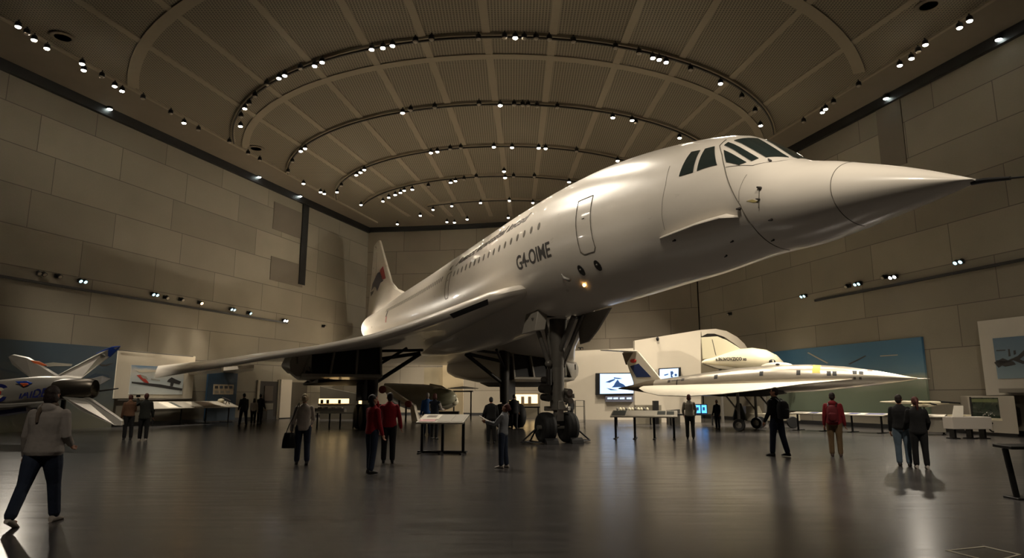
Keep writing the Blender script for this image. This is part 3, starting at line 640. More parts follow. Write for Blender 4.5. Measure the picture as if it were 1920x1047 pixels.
# nose gear
ng = empty('nose_gear_pivot', (0, 0, 0), None, None); bpy.data.objects.remove(ng)
leg = MB().tube([AC(-.15, 0, 4.6), AC(-.1, 0, 3.4), AC(0, 0, 2.6)], [.33, .27, .24], 20); leg.tube([AC(0, 0, 2.62), AC(0, 0, 2.3), AC(0.03, 0, 1.15)], [.27, .26, .24], 20); leg.tube([AC(.02, 0, 1.3), AC(.05, 0, .6)], [.13, .13], 14)
nl = ap(leg, 'nose_gear_leg', GEARM, sharp=40)
def cyl(a, b, r, name, m, par, seg=12, **k): return ap(MB().tube([a, b], r, seg), name, m, par, sharp=40, **k)
cyl(AC(-.2, 1.0, 4.35), AC(0, .28, 2.65), .085, 'side_brace', GEARM, nl); cyl(AC(-.5, -.75, 4.4), AC(0, -.25, 2.7), .08, 'side_brace', GEARM, nl)
cyl(AC(-.1, .55, 4.4), AC(0, .2, 3.0), .07, 'inner_brace', GEARM, nl); cyl(AC(-1.3, 0, 4.3), AC(-.05, 0, 3.0), .09, 'drag_strut', GEARM, nl)
cyl(AC(-1.2, -.45, 4.4), AC(-.05, -.15, 2.75), .06, 'drag_strut', GEARM, nl); cyl(AC(0, .34, 2.8), AC(.0, .33, 1.5), .045, 'hydraulic_line', CHROME, nl)
cyl(AC(-.2, .42, 2.55), AC(-.2, .42, 2.0), .1, 'actuator', DKGEAR, nl); ap(MB().ell(AC(-.1, .38, 2.75), (.13, .13, .13)), 'joint', GEARM, nl)
for z, b, r in ((2.15, .42, .13), (1.85, .5, .16), (1.55, .45, .13), (1.75, -.38, .12), (1.45, -.42, .1)):
    cyl(AC(-.25, b, z), AC(.2, b, z+.03), r, 'gear_lamp' if r > .15 else 'valve_block', DKGEAR if b > 0 else CHROME, nl)
ap(MB().box(AC(-.05, -.45, 1.62), (.42, .1, .16), M.Rotation(AA, 3, 'Z')), 'light_box', CHROME, nl, bevel=.01)
for z0, z1, q in ((1.45, 1.15, .3), (1.15, .75, .28)): ap(MB().prism([AC(-.28, .1, z0), AC(-.28, -.1, z0), AC(-.42 if z1 > 1 else -.2, -.16, z1), AC(-.42 if z1 > 1 else -.2, .16, z1)], AR*.07), 'torque_link', CHROME, nl, smooth=False, bevel=.01)
ap(MB().box(AC(0, 0, 1.18), (.9, .34, .16), M.Rotation(AA, 3, 'Z')), 'axle_beam', CHROME, nl, bevel=.03); cyl(AC(.05, .75, .53), AC(.05, -.75, .53), .09, 'axle', GEARM, nl)
def wheel(c, ax, r, wd, name='wheel', par=None):
    h = wd/2
    t = ap(MB().disc(c, ax, [(r*.55, -h*.8), (r*.72, -h*.98), (r*.88, -h*.95), (r*.97, -h*.7), (r, -h*.35), (r*.985, -h*.33), (r*.985, -h*.29), (r, -h*.27), (r, h*.27), (r*.985, h*.29), (r*.985, h*.33), (r, h*.35), (r*.97, h*.7), (r*.88, h*.95), (r*.72, h*.98), (r*.55, h*.8)], 40), 'tyre', RUB, par, sharp=50)
    ap(MB().disc(c, ax, [(.04, -h*.7), (r*.2, -h*.72), (r*.24, -h*.5), (r*.48, -h*.45), (r*.55, -h*.8), (r*.57, -h*.7), (r*.57, h*.7), (r*.55, h*.8), (r*.48, h*.45), (r*.24, h*.5), (r*.2, h*.72), (.04, h*.7)], 32), 'wheel_hub', GEARM, t, sharp=40)
    for k in range(8):
        a = 2*pi*k/8; x = V(ax).normalized(); y = x.orthogonal().normalized(); zz = x.cross(y)
        p = V(c)+y*(r*.36*cos(a))+zz*(r*.36*sin(a)); ap(MB().tube([p-x*h*.6, p+x*h*.6], r*.035, 6), 'hub_bolt', CHROME, t)
    return t
wheel(AC(.05, .44, .53), AQ, .53, .46, par=nl); wheel(AC(.05, -.44, .53), AQ, .53, .46, par=nl)
DOORM = mat('gear_door_paint', (150, 144, 134), .4, noise=.06)
ap(MB().hexa([AC(-.5, 1.1, 3.85), AC(.5, 1.15, 3.8), AC(.5, .75, 3.85), AC(-.5, .7, 3.9), AC(-.5, .95, 4.65), AC(.5, .95, 4.65), AC(.5, .6, 4.65), AC(-.5, .55, 4.65)]), 'nose_gear_door', DOORM, nl, bevel=.02)
ap(MB().prism([AC(-2.6, -.75, 4.5), AC(-.3, -.75, 4.5), AC(-.3, -.85, 3.45), AC(-.9, -.85, 3.5), AC(-1.6, -.82, 3.85)], AQ*.07), 'nose_gear_door', DOORM, nl, smooth=False, bevel=.01)
ap(MB().box(AC(-.2, 0, 4.42), (1.5, 1.1, .12), M.Rotation(AA, 3, 'Z')), 'gear_bay', BLACK, nl)
for sg in (1, -1):      # tubular chock frames beside the wheels
    bar = MB(); a, b, c, d = AC(-.35, sg*.78, .05), AC(.6, sg*.78, .05), AC(.1, sg*.78, .5), AC(.1, sg*1.35, .05)
    for p, q in ((a, b), (b, c), (a, d), (d, b), (c, d)): bar.tube([p, q], .03, 8)
    o = bar.build('chock_frame', BLACKM); tag(o, 'black tubular frame on the %s side of the nose wheels' % ('left' if sg > 0 else 'right'), 'wheel chock')
    bar2 = MB().hexa([AC(-.62, sg*.25, .0), AC(-.62, sg*.72, 0), AC(-.42, sg*.72, 0), AC(-.42, sg*.25, 0), AC(-.56, sg*.25, .12), AC(-.56, sg*.72, .12), AC(-.46, sg*.72, .2), AC(-.46, sg*.25, .2)])
    tag(bar2.build('wheel_chock', RUB, smooth=False, bevel=.01), 'black wedge chock in front of the %s nose wheel' % ('left' if sg > 0 else 'right'), 'wheel chock')
# main gears
for sg, s_, b_ in ((1, 12.0, 4.1), (-1, 11.3, 2.7)):
    z0 = 4.0
    ml = ap(MB().tube([AC(s_, sg*b_, z0), AC(s_, sg*b_, 1.3)], [.3, .25], 18).tube([AC(s_, sg*b_, 1.4), AC(s_, sg*b_, .55)], .16, 14), 'main_gear_leg', DKGEAR, sharp=40)
    ap(MB().box(AC(s_+.15, sg*(b_+.42), 2.55), (.06, 1.1, 2.3), M.Rotation(AA, 3, 'Z')), 'main_gear_door', DKGEAR, ml, bevel=.02)
    for a, b, r in ((AC(s_, sg*b_, 2.2), AC(s_-.3, sg*(b_-2.3), 3.75), .1), (AC(s_, sg*b_, 3.4), AC(s_-.3, sg*(b_-2.3), 3.78), .09), (AC(s_, sg*b_, 3.0), AC(s_-1.8, sg*(b_-1.2), 3.9), .07), (AC(s_, sg*(b_-.2), 3.85), AC(s_-1.5, sg*(b_-2.1), 3.85), .07)):
        cyl(a, b, r, 'gear_brace', DKGEAR, ml)
    cyl(AC(s_-.75, sg*b_, .62), AC(s_+.75, sg*b_, .62), .14, 'bogie_beam', DKGEAR, ml)
    for ds in (-.72, .72):
        cyl(AC(s_+ds, sg*b_-.65, .62), AC(s_+ds, sg*b_+.65, .62), .07, 'bogie_axle', DKGEAR, ml)
        for db in (-.48, .48):
            c = AC(s_+ds, sg*b_+db, .62); h = .2; r = .62
            t = ap(MB().disc(c, AQ, [(r*.5, -h*.9), (r*.85, -h), (r*.97, -h*.7), (r, 0), (r*.97, h*.7), (r*.85, h), (r*.5, h*.9)], 32), 'tyre', RUB, ml, sharp=50)
            ap(MB().disc(c, AQ, [(.05, -h*.7), (r*.45, -h*.6), (r*.52, -h*.8), (r*.52, h*.8), (r*.45, h*.6), (.05, h*.7)], 24), 'wheel_hub', DKGEAR, t)
# ================================================================ silver jet on the right
J0 = V((17.35, 28.5, 0)); J1 = aty(1160, 727, 36.5); J1 = V((J1.x, J1.y, 0)); JD = (J1-J0).normalized(); JL = (J1-J0).length; JQ = V((JD.y, -JD.x, 0))
if JQ.y > 0: JQ = -JQ                     # towards the viewer
def JC(s, b, z): return J0+JD*s+JQ*b+UP*z
jet = empty('silver_jet', JC(6, 0, 0), 'silver delta-wing T-tail jet with a needle nose standing on the right', 'airplane')
def jp(mb, name, m, parent=None, **k):
    o = wpart(mb, name, m, jet, **k)
    if parent: o.parent = parent
    return o
JZ = [(0, 2.36, .03, .03), (.5, 2.37, .12, .12), (1.5, 2.41, .3, .3), (3, 2.45, .5, .5), (4.5, 2.45, .62, .62), (6, 2.43, .68, .66), (8, 2.36, .66, .62), (10, 2.26, .55, .5), (12, 2.16, .44, .38), (13.2, 2.1, .34, .3), (14.2, 2.06, .12, .12), (JL, 2.03, .03, .03)]
JZ = [(s*JL/14.9 if i < len(JZ)-1 else s, z, a, b) for i, (s, z, a, b) in enumerate(JZ)]
def jint(s):
    for i in range(len(JZ)-1):
        if s <= JZ[i+1][0] or i == len(JZ)-2:
            t = (s-JZ[i][0])/(JZ[i+1][0]-JZ[i][0]); t = max(0, min(1, t)); t2 = t
            return [JZ[i][k]*(1-t2)+JZ[i+1][k]*t2 for k in (1, 2, 3)]
def jring(s, sc=1.0):
    z, a, b = jint(s); return [JC(s, a*sc*cos(t), z+b*sc*sin(t)) for t in (2*pi*k/32 for k in range(32))]
def JS(s, ph, off=0.0):
    z, a, b = jint(s); return JC(s, (a+off)*cos(ph), z+(b+off)*sin(ph))
n = 40; jp(MB().loft([jring(JL*i/n) for i in range(n+1)]), 'fuselage', SILVER, sharp=60)
jp(MB().tube([JC(.1, 0, 2.36), JC(-.45, 0, 2.35)], [.03, .006], 8), 'nose_probe', CHROME)
BROWN = mat('scorched_tail_metal', (92, 80, 64), .45, .5, noise=.3, nscale=3)
jp(MB().loft([jring(JL*.845+JL*.155*i/8, 1.02) for i in range(9)]), 'tail_cone', BROWN, sharp=60)
# near wing droops towards the viewer; far wing mirrors it
JW = mat('jet_wing_cream', (206, 198, 180), .45, noise=.06, nscale=1.2)
def jwing(sg):
    top, bot = [], []
    prof = [(2.6, .50, 2.36, .02), (4.6, 1.3, 2.16, .05), (6.2, 2.1, 1.93, .07), (8.0, 2.8, 1.72, .07), (9.6, 3.1, 1.62, .07), (11.2, 2.9, 1.66, .06), (12.4, 2.0, 1.84, .05), (13.2, .9, 2.02, .03)]
    rings = []
    for s, b, z, t in prof:
        s = s*JL/14.9; zr = 2.32-.02*(s-3); br = .25
        rings.append([JC(s, sg*br, zr+t), JC(s, sg*(br+(b-br)*.5), (zr+z)/2+t*1.2), JC(s, sg*b, z+t*.4), JC(s, sg*(b+.03), z), JC(s, sg*b, z-t*.4), JC(s, sg*(br+(b-br)*.5), (zr+z)/2-t), JC(s, sg*br, zr-t-.1)])
    return jp(MB().loft(rings), 'wing', JW, sharp=40)
jw = jwing(1); jwing(-1)
for s, b in ((5.2, 1.0), (7.4, 1.3)): jp(MB().loft([[JC(s+ds, b+k, 2.2-.13*(b)+h) for k, h in ((-.06*q, 0), (.06*q, 0), (0, .07*q))] for ds, q in ((0, .2), (.3, 1), (.5, .3))]), 'wing_blister', BROWN, jw)
# T-tail
fin = [(JL-2.6, 2.35), (JL-1.25, 3.98), (JL-.35, 4.0), (JL-.95, 2.2)]
jf = jp(MB().prism([JC(s, .07, z) for s, z in fin], -JQ*.14), 'tail_fin', JW, smooth=False, bevel=.03)
jp(MB().prism([JC(s, .085, z) for s, z in ((JL-1.95, 2.62), (JL-1.25, 3.35), (JL-.75, 3.22), (JL-1.1, 2.62))], -JQ*.02), 'blue_flag_panel', mat('flag_navy', (28, 44, 88), .5, noise=.3, nscale=6, stretch=(1, 1, 8)), jf, smooth=False)
jp(MB().ell(JC(JL-.95, .085, 3.5), (.19, .03, .11), M.Rotation(atan2(JD.y, JD.x), 3, 'Z')), 'red_flag_spot', mat('flag_red', (196, 50, 42), .5), jf)
jp(MB().prism([JC(JL-1.2, 0, 4.0), JC(JL-.2, 1.5, 4.02), JC(JL+.3, 1.5, 4.02), JC(JL-.3, 0, 4.0), JC(JL+.3, -1.5, 4.02), JC(JL-.2, -1.5, 4.02)], UP*.07), 'tailplane', JW, jf, smooth=False, bevel=.02)
jp(MB().prism([JC(JL-.95, .1, 3.95), JC(JL-.3, .1, 3.95), JC(JL-.5, .1, 3.3)], -JQ*.2), 'fin_bullet', BROWN, jf, bevel=.02)
# canopy hump, windows, patch, marks
jp(MB().ell(JC(5.7, 0, 3.02), (.75, .3, .2), M.Rotation(atan2(JD.y, JD.x), 3, 'Z')), 'canopy_hump', JW)
jp(MB().ell(JC(5.6, .26, 3.1), (.1, .05, .05), M.Rotation(atan2(JD.y, JD.x), 3, 'Z')), 'canopy_window', BLACK)
def jpatch(s0, s1, a0, a1, name, m, off=.012):
    nn = 6; rg = []
    for i in range(nn+1):
        s = s0+(s1-s0)*i/nn; rg.append([JS(s, R(a0+(a1-a0)*k/6), off) for k in range(7)]+[JS(s, R(a1-(a1-a0)*k/6), -.02) for k in range(7)])
    return jp(MB().loft(rg), name, m, sharp=30)
jpatch(3.72, 4.05, 20, 72, 'yellow_patch', mat('patch_yellow', (212, 176, 70), .5))
for s, a in ((2.0, 30), (2.25, 30), (3.05, 18), (3.28, 18), (4.55, 22), (6.2, 24), (8.4, 26)): jpatch(s, s+.17, a-10, a+12, 'cabin_window', BLACK)
for s in (2.08, 2.3): jpatch(s, s+.1, -12, 2, 'cabin_window', LET)
jpatch(1.65, 1.85, 62, 80, 'nose_window', BROWN); jpatch(1.3, 1.4, 55, 62, 'nose_window', BROWN)
jm = jpatch(10.5, 10.56, -2, 36, 'tail_marking', LET)
for a, b, c, d in ((10.3, 10.85, 30, 34), (10.9, 11.05, 22, 40), (10.15, 10.3, 22, 40)): jpatch(a, b, c, d, 'tail_marking', LET)
# undercarriage
for s, b in ((7.2, 1.5), (7.2, -1.5), (6.0, 0)):
    z = 1.85 if b else 1.8; l = jp(MB().tube([JC(s, b, z+.1), JC(s, b, .35)], .07, 12), 'gear_leg', GEARM)
    r = .29 if b else .24
    t = jp(MB().disc(JC(s, b+.02, r), JQ, [(r*.5, -.1), (r*.9, -.11), (r, 0), (r*.9, .11), (r*.5, .1)], 28), 'tyre', RUB, l)
    jp(MB().disc(JC(s, b+.02, r), JQ, [(.03, -.12), (r*.5, -.1), (r*.5, .1), (.03, .12)], 20), 'wheel_hub', CHROME, t)
    jp(MB().tube([JC(s+.7, b, z), JC(s, b, .9)], .04, 8), 'gear_strut', GEARM, l)
jp(MB().loft([[JC(5.4+ds, .6*q*k, 1.9-h) for k, h in ((-1, 0), (1, 0), (.7, .3*q), (-.7, .3*q))] for ds, q in ((0, .6), (1, 1), (3, 1), (4.4, .5))]), 'belly_pod', DKGEAR)
# ================================================================ white tadpole-shaped glider pod above the jet
GY = 40.2
def GP(x, y, d=0.0): return aty(x, y, GY+d)
g0 = GP(1318, 690); pod = empty('glider_pod', (g0.x+2, GY, 0), 'white tadpole-shaped pod aircraft with dark lettering mounted above the silver jet', 'aircraft')
def gp(mb, name, m, parent=None, **k):
    o = wpart(mb, name, m, pod, **k)
    if parent: o.parent = parent
    return o
prof = [(1316, 678, 682), (1322, 674, 684), (1340, 670, 687), (1360, 663, 690), (1385, 655, 694), (1410, 652.5, 697), (1435, 656, 699), (1455, 666, 699), (1468, 679, 699), (1475, 690, 698)]
rings = []
for x, yt, yb in prof:
    a, b = GP(x, yt), GP(x, yb); zc, h = (a.z+b.z)/2, abs(a.z-b.z)/2; wd = min(.8, h*.85)
    rings.append([V((a.x, GY+wd*cos(t), zc+h*sin(t))) for t in (2*pi*k/28 for k in range(28))])
gf = gp(MB().loft(rings), 'pod_body', CREAM, sharp=60)
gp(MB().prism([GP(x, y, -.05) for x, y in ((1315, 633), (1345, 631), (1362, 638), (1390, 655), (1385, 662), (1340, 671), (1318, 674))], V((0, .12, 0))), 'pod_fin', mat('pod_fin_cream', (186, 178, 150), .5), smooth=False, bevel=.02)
gp(MB().prism([GP(x, y, -.06) for x, y in ((1335, 637), (1336, 637), (1343, 667), (1342, 667))], V((0, .03, 0))), 'rudder_gap', LET, smooth=False)
vs, fs = text_mesh('e.IN.NOVZICO xs', 1, 0, .015)
x0, x1 = min(v[0] for v in vs), max(v[0] for v in vs); pa, pb = GP(1347, 674, -.8), GP(1402, 674, -.8)
def podtext(v, d):
    t = (v[0]-x0)/(x1-x0); X = pa.x+(pb.x-pa.x)*t; px = 1347+55*t
    i = max(k for k in range(len(prof)-1) if prof[k][0] <= px); u = (px-prof[i][0])/(prof[i+1][0]-prof[i][0])
    yt = prof[i][1]*(1-u)+prof[i+1][1]*u; yb = prof[i][2]*(1-u)+prof[i+1][2]*u
    zc = (GP(px, yt).z+GP(px, yb).z)/2; h = abs(GP(px, yt).z-GP(px, yb).z)/2; wd = min(.8, h*.85)
    z = GP(px, 677.5).z+v[1]*.3; q = max(-.95, min(.95, (z-zc)/h)); return (X, GY-wd*sqrt(1-q*q)-d, z)
nv = len(vs); gp(MB().add([podtext(v, .012) for v in vs]+[podtext(v, -.02) for v in vs], fs+[tuple(i+nv for i in q[::-1]) for q in fs]), 'dark_lettering', LET, gf, smooth=False)
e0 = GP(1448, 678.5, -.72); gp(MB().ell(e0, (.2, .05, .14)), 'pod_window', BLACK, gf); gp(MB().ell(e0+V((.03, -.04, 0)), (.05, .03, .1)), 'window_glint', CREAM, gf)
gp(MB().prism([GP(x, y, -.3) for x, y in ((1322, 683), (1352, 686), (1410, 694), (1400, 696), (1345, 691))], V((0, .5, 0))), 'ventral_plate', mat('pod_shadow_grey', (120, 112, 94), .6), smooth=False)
for x in (1350, 1430):
    a = GP(x, 690); gp(MB().tube([V((a.x, GY, a.z)), V((a.x, GY, .0))], .09, 10), 'support_post', GEARM)
# ================================================================ bare-metal jet at the left edge
LY = 23.5
def LPt(x, y, d=0.0): return aty(x, y, LY+d)
l0 = LPt(60, 740); lj = empty('trainer_jet', (l0.x, LY, 0), 'small silver jet with a blue wing tip and dark blue letters at the left edge', 'airplane')
def lp(mb, name, m, parent=None, **k):
    o = wpart(mb, name, m, lj, **k)
    if parent: o.parent = parent
    return o
LS = mat('trainer_silver', (172, 168, 160), .4, .55, noise=.1, nscale=2); LB = mat('trainer_blue', (30, 36, 92), .35); WB = mat('wingtip_blue', (28, 70, 168), .35)
def lring(x, yt, yb, k=1.0, y0=0.0):
    a, b = LPt(x, yt, y0), LPt(x, yb, y0); zc, h = (a.z+b.z)/2, abs(a.z-b.z)/2
    return [V((a.x, LY+y0+h*k*cos(t), zc+h*sin(t))) for t in (2*pi*i/32 for i in range(32))]
lfz = [(-150, 722, 780), (-60, 717, 782), (0, 713, 778), (40, 709, 772), (80, 706, 762), (115, 706, 752), (140, 709, 746), (160, 714, 742)]
lb = lp(MB().loft([lring(*q) for q in lfz]), 'fuselage', LS, sharp=60)
lp(MB().disc(LPt(112, 731, -.6), V((1, .1, .03)), [(.05, -.1), (.3, -.15), (.36, .1), (.36, 1.0), (.3, 1.15), (.22, 1.0), (.05, .9)], 28), 'engine_exhaust', mat('exhaust_metal', (84, 78, 70), .35, .8), lb)
lp(MB().ell(LPt(158, 727, -.6), (.1, .1, .12)), 'exhaust_plug', CHROME, lb)
def slab(poly, d, th, name, m, par=None, dy=0.0):
    return lp(MB().prism([LPt(x, y, dd) for x, y, dd in poly], V((0, th, th*.3))), name, m, par, smooth=False, bevel=.02)
wg = slab([(92, 712, .2), (190, 660, 2.0), (205, 654, 2.2), (222, 651, 2.4), (205, 668, 2.3), (145, 716, .6)], 0, .12, 'wing', LS)
slab([(178, 664, 1.83), (192, 657, 2.02), (208, 651, 2.2), (223, 650, 2.42), (220, 655, 2.4), (203, 672, 2.3)], 0, .15, 'wing_tip', WB, wg)
lp(MB().ell(LPt(191, 668, 1.9), (.14, .02, .08)), 'tip_emblem', CHROME, wg)
slab([(15, 670, 1.5), (22, 666, 1.5), (50, 672, 1.2), (110, 708, .3), (60, 712, .3), (22, 684, 1.2)], 0, .14, 'wing', LS)
slab([(56, 676, 1.0), (72, 678, 1.0), (88, 686, .9), (72, 688, .9)], 0, .05, 'orange_stripe', mat('stripe_orange', (206, 96, 44), .5), lb)
slab([(112, 742, -.8), (150, 742, -.6), (170, 750, -.9), (228, 790, -1.9), (229, 799, -2.0), (214, 798, -2.0), (150, 770, -1.3)], 0, .12, 'lower_wing', LS)
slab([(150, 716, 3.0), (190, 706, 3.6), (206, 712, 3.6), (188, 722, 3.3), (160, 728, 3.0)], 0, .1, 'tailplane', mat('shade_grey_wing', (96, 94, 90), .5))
lp(MB().tube([LPt(160, 737, .2), LPt(222, 729, .3)], [.04, .02], 8), 'tail_probe', DKGEAR, lb)
lp(MB().loft([[V((p.x, p.y+.04-.16, p.z)) for p in lring(x, yt, yb, 1.03)[16:32]]+[V((p.x, p.y+.3, p.z)) for p in lring(x, yt, yb, .9)[16:32]][::-1] for x, yt, yb in ((-150, 752, 783), (-60, 752, 785), (0, 756, 781), (60, 757, 772))]), 'blue_keel', LB, lb, sharp=50)
lp(MB().loft([[LPt(x, y, -1.0+dd) for y, dd in ((y0, 0), (y0-3, .4), (y1, .4), (y1+2, 0))] for x, y0, y1 in ((-60, 768, 758), (20, 764, 757), (100, 754, 752))]), 'belly_wing', LS, lb)
ro = LPt(-2, 738, -.55)
for r, m_, k in ((.32, LB, 0), (.2, CREAM, .01), (.1, mat('roundel_red', (170, 40, 40), .5), .02)): lp(MB().disc(ro+V((0, -k, 0)), V((.05, -1, .15)), [(r, -.02), (r, .02)], 28), 'roundel', m_, lb)
vs, fs = text_mesh('IAIDE', 1, 0, .02); x0, x1 = min(v[0] for v in vs), max(v[0] for v in vs); pa, pb = LPt(36, 748, -.56), LPt(86, 744, -.52)
mb = MB(); nv = len(vs)
F2 = lambda v, d: tuple(pa+(pb-pa)*((v[0]-x0)/(x1-x0))+V((0, -d+.12*v[1], v[1]*.42)))
mb.add([F2(v, .03) for v in vs]+[F2(v, -.1) for v in vs], fs+[tuple(i+nv for i in q[::-1]) for q in fs]); lp(mb, 'dark_blue_lettering', LB, lb, smooth=False)
slab([(27, 716, -.55), (50, 715, -.5), (60, 719, -.5), (46, 727, -.5)], 0, .05, 'canopy_decal', WB, lb)
slab([(36, 719, -.58), (50, 719, -.55), (54, 721, -.55), (44, 726, -.55)], 0, .03, 'canopy_flame', MATS['stripe_orange'], lb)
for x in (-60, 120):
    a = LPt(x, 750, 0); lp(MB().tube([V((a.x, LY, a.z)), V((a.x, LY, 0))], .08, 10), 'support_post', DKGEAR)
# ================================================================ wall pictures and murals
def picture_mat(name, stops, nscale, amt, stretch=(1, 1, 1), z0=0, z1=1):
    m = mat(name, stops[0][1], .55); nt = m.node_tree; b = nt.nodes['Principled BSDF']
    tc = N(nt, 'ShaderNodeTexCoord'); sx = N(nt, 'ShaderNodeSeparateXYZ'); nt.links.new(tc.outputs['Object'], sx.inputs[0])
    mr = N(nt, 'ShaderNodeMapRange'); mr.inputs[1].default_value = z0; mr.inputs[2].default_value = z1; nt.links.new(sx.outputs[2], mr.inputs[0])
    mp = N(nt, 'ShaderNodeMapping'); mp.inputs['Scale'].default_value = stretch; nt.links.new(tc.outputs['Object'], mp.inputs[0])
    nz = N(nt, 'ShaderNodeTexNoise'); nz.inputs['Scale'].default_value = nscale; nz.inputs['Detail'].default_value = 6; nt.links.new(mp.outputs[0], nz.inputs['Vector'])
    v = math_n(nt, 'ADD', mr.outputs[0], math_n(nt, 'MULTIPLY', math_n(nt, 'SUBTRACT', nz.outputs['Fac'], .5), amt))
    cr = N(nt, 'ShaderNodeValToRGB'); nt.links.new(v, cr.inputs[0]); e = cr.color_ramp.elements
    while len(e) < len(stops): e.new(.5)
    for el, (p, c) in zip(e, stops): el.position = p; el.color = lin(c)+(1,)
    nt.links.new(cr.outputs[0], b.inputs['Base Color']); return m
def group_thing(name, p, label, cat, group=None): return empty(name, p, label, cat, group)
def tp(root, mb, name, m, parent=None, **k):
    o = wpart(mb, name, m, root, **k)
    if parent: o.parent = parent
    return o
def pp(pl, n, poly, off, th=.012):     # printed or raised shape on a wall plane
    return MB().prism([pl(x, y, off+th) for x, y in poly], -n*th)
p = wl(224, 800)
mu = group_thing('wall_mural', V((p.x, p.y, 0)), 'long dark teal sky mural on the left wall behind the small silver jet', 'mural')
MUL = picture_mat('mural_dark_sky', [(0, (112, 110, 96)), (.3, (84, 92, 92)), (.6, (56, 72, 84)), (1, (48, 68, 82))], .5, .5, (1, 1, 3), .2, 5.2)
tp(mu, flat_on(wl, LN, 224, -160, 653, 801, .02, .08), 'printed_panel', MUL, smooth=False)
PG = mat('print_pale_grey', (150, 146, 134), .6); PD = mat('print_dark_blue', (50, 66, 82), .6); PK = mat('print_charcoal', (48, 46, 46), .6); PO = mat('print_orange', (206, 96, 48), .6)
for poly, m_ in (([(84, 682), (100, 680), (136, 683), (134, 687), (104, 687), (88, 688)], PG), ([(186, 683), (198, 684), (213, 681), (200, 687), (190, 687)], PK), ([(150, 715), (178, 700), (205, 704), (203, 713), (180, 722)], PD), ([(0, 690), (40, 700), (36, 702), (0, 694)], PD)):
    tp(mu, pp(wl, LN, poly, .1), 'printed_aircraft', m_, smooth=False)
p = wl(222, 752)
wb = group_thing('picture_board', V((p.x, p.y, 0)), 'white board with a photo of a propeller aircraft on the left wall', 'picture')
BW = mat('board_white', (206, 196, 176), .7); SKY = picture_mat('print_sky', [(0, (196, 200, 196)), (.45, (176, 184, 184)), (.75, (200, 196, 184)), (.88, (120, 150, 180)), (1, (86, 122, 160))], .9, .25, (1, 1, 4), 1.7, 3.5)
tp(wb, flat_on(wl, LN, 222, 364, 658, 748, .02, .14), 'board', BW, smooth=False, bevel=.01)
pr = tp(wb, flat_on(wl, LN, 247, 344, 685, 740, .16, .02), 'photo_print', SKY, smooth=False)
PR_ = mat('print_red', (168, 58, 48), .6)
for poly, m_ in (([(247, 716), (300, 721), (342, 729), (341, 733), (300, 727), (247, 719)], PK), ([(256, 704), (264, 703), (276, 714), (280, 720), (270, 717)], PR_), ([(262, 702), (274, 706), (278, 712), (268, 710)], PG),
        ([(316, 712), (322, 708), (330, 712), (340, 716), (336, 721), (326, 719), (324, 725), (319, 724), (320, 718), (313, 716)], PK), ([(283, 710), (300, 713), (300, 715), (283, 712)], PG), ([(290, 703), (318, 697), (340, 693), (342, 695), (312, 704), (292, 706)], PG), ([(255, 695), (300, 694), (306, 697), (262, 699)], BW)):
    tp(wb, pp(wl, LN, poly, .181, .006), 'printed_detail', m_, pr, smooth=False)
tp(wb, MB().tube([wl(224, 657, .25), wl(362, 669, .25)], .03, 8), 'hanging_rod', GEARM); tp(wb, MB().tube([wl(221, 751, .25), wl(362, 748, .25)], .025, 8), 'lower_rod', GEARM)
p = wl(391, 757)
bp_ = group_thing('wall_poster', V((p.x, p.y, 0)), 'blue panel with a small pale photo strip left of the doorway', 'picture')
tp(bp_, flat_on(wl, LN, 391, 443, 698, 790, .02, .1), 'panel', mat('panel_blue', (34, 62, 84), .6, noise=.05), smooth=False)
STR = mat('photo_strip_print', (188, 172, 146), .6, noise=.5, nscale=5); s_ = tp(bp_, flat_on(wl, LN, 401, 438, 721, 740, .12, .02), 'photo_strip', STR, smooth=False)
for x in (403, 412, 421, 430): tp(bp_, pp(wl, LN, [(x, 724), (x+6, 724), (x+6, 729), (x, 729)], .141, .004), 'printed_detail', PK if x % 2 else PD, s_, smooth=False)
for x in (403, 413, 424): tp(bp_, pp(wl, LN, [(x, 733), (x+7, 733), (x+7, 738), (x, 738)], .141, .004), 'printed_detail', PG, s_, smooth=False)
p = wr(1733, 775)
rm = group_thing('wall_mural', V((p.x, p.y, 0)), 'large teal sky and landscape mural behind the silver delta jet', 'mural')
MUR = picture_mat('mural_teal', [(0, (92, 104, 86)), (.3, (108, 118, 98)), (.44, (146, 152, 134)), (.5, (84, 116, 132)), (.75, (54, 98, 126)), (1, (46, 90, 118))], .35, .22, (1, 1, 3), .6, 4.9)
tp(rm, flat_on(wr, RN, 1727, 1440, 632, 778, .02, .12), 'printed_panel', MUR, smooth=False)
tp(rm, pp(wr, RN, [(1513, 662), (1516, 661), (1553, 681), (1550, 682)], .15), 'printed_rotor', PG, smooth=False); tp(rm, pp(wr, RN, [(1590, 683), (1593, 684), (1624, 668), (1622, 667)], .15), 'printed_rotor', PK, smooth=False)
tp(rm, pp(wr, RN, [(1650, 667), (1683, 665), (1683, 667), (1650, 669)], .15), 'printed_cloud', PG, smooth=False)
p = wr(1830, 742)
wf = group_thing('picture_board', V((p.x, p.y, 0)), 'tall white board with a biplane picture at the right edge', 'picture')
tp(wf, flat_on(wr, RN, 1832, 2080, 603, 742, .02, .3), 'board', mat('board_grey_white', (176, 170, 158), .7, noise=.03), smooth=False, bevel=.01)
SK2 = picture_mat('print_sky_grey', [(0, (120, 138, 146)), (.6, (92, 112, 126)), (1, (82, 104, 122))], .8, .3, (1, 1, 3), 2.4, 4.2)
pr = tp(wf, flat_on(wr, RN, 1861, 2000, 635, 711, .32, .02), 'photo_print', SK2, smooth=False)
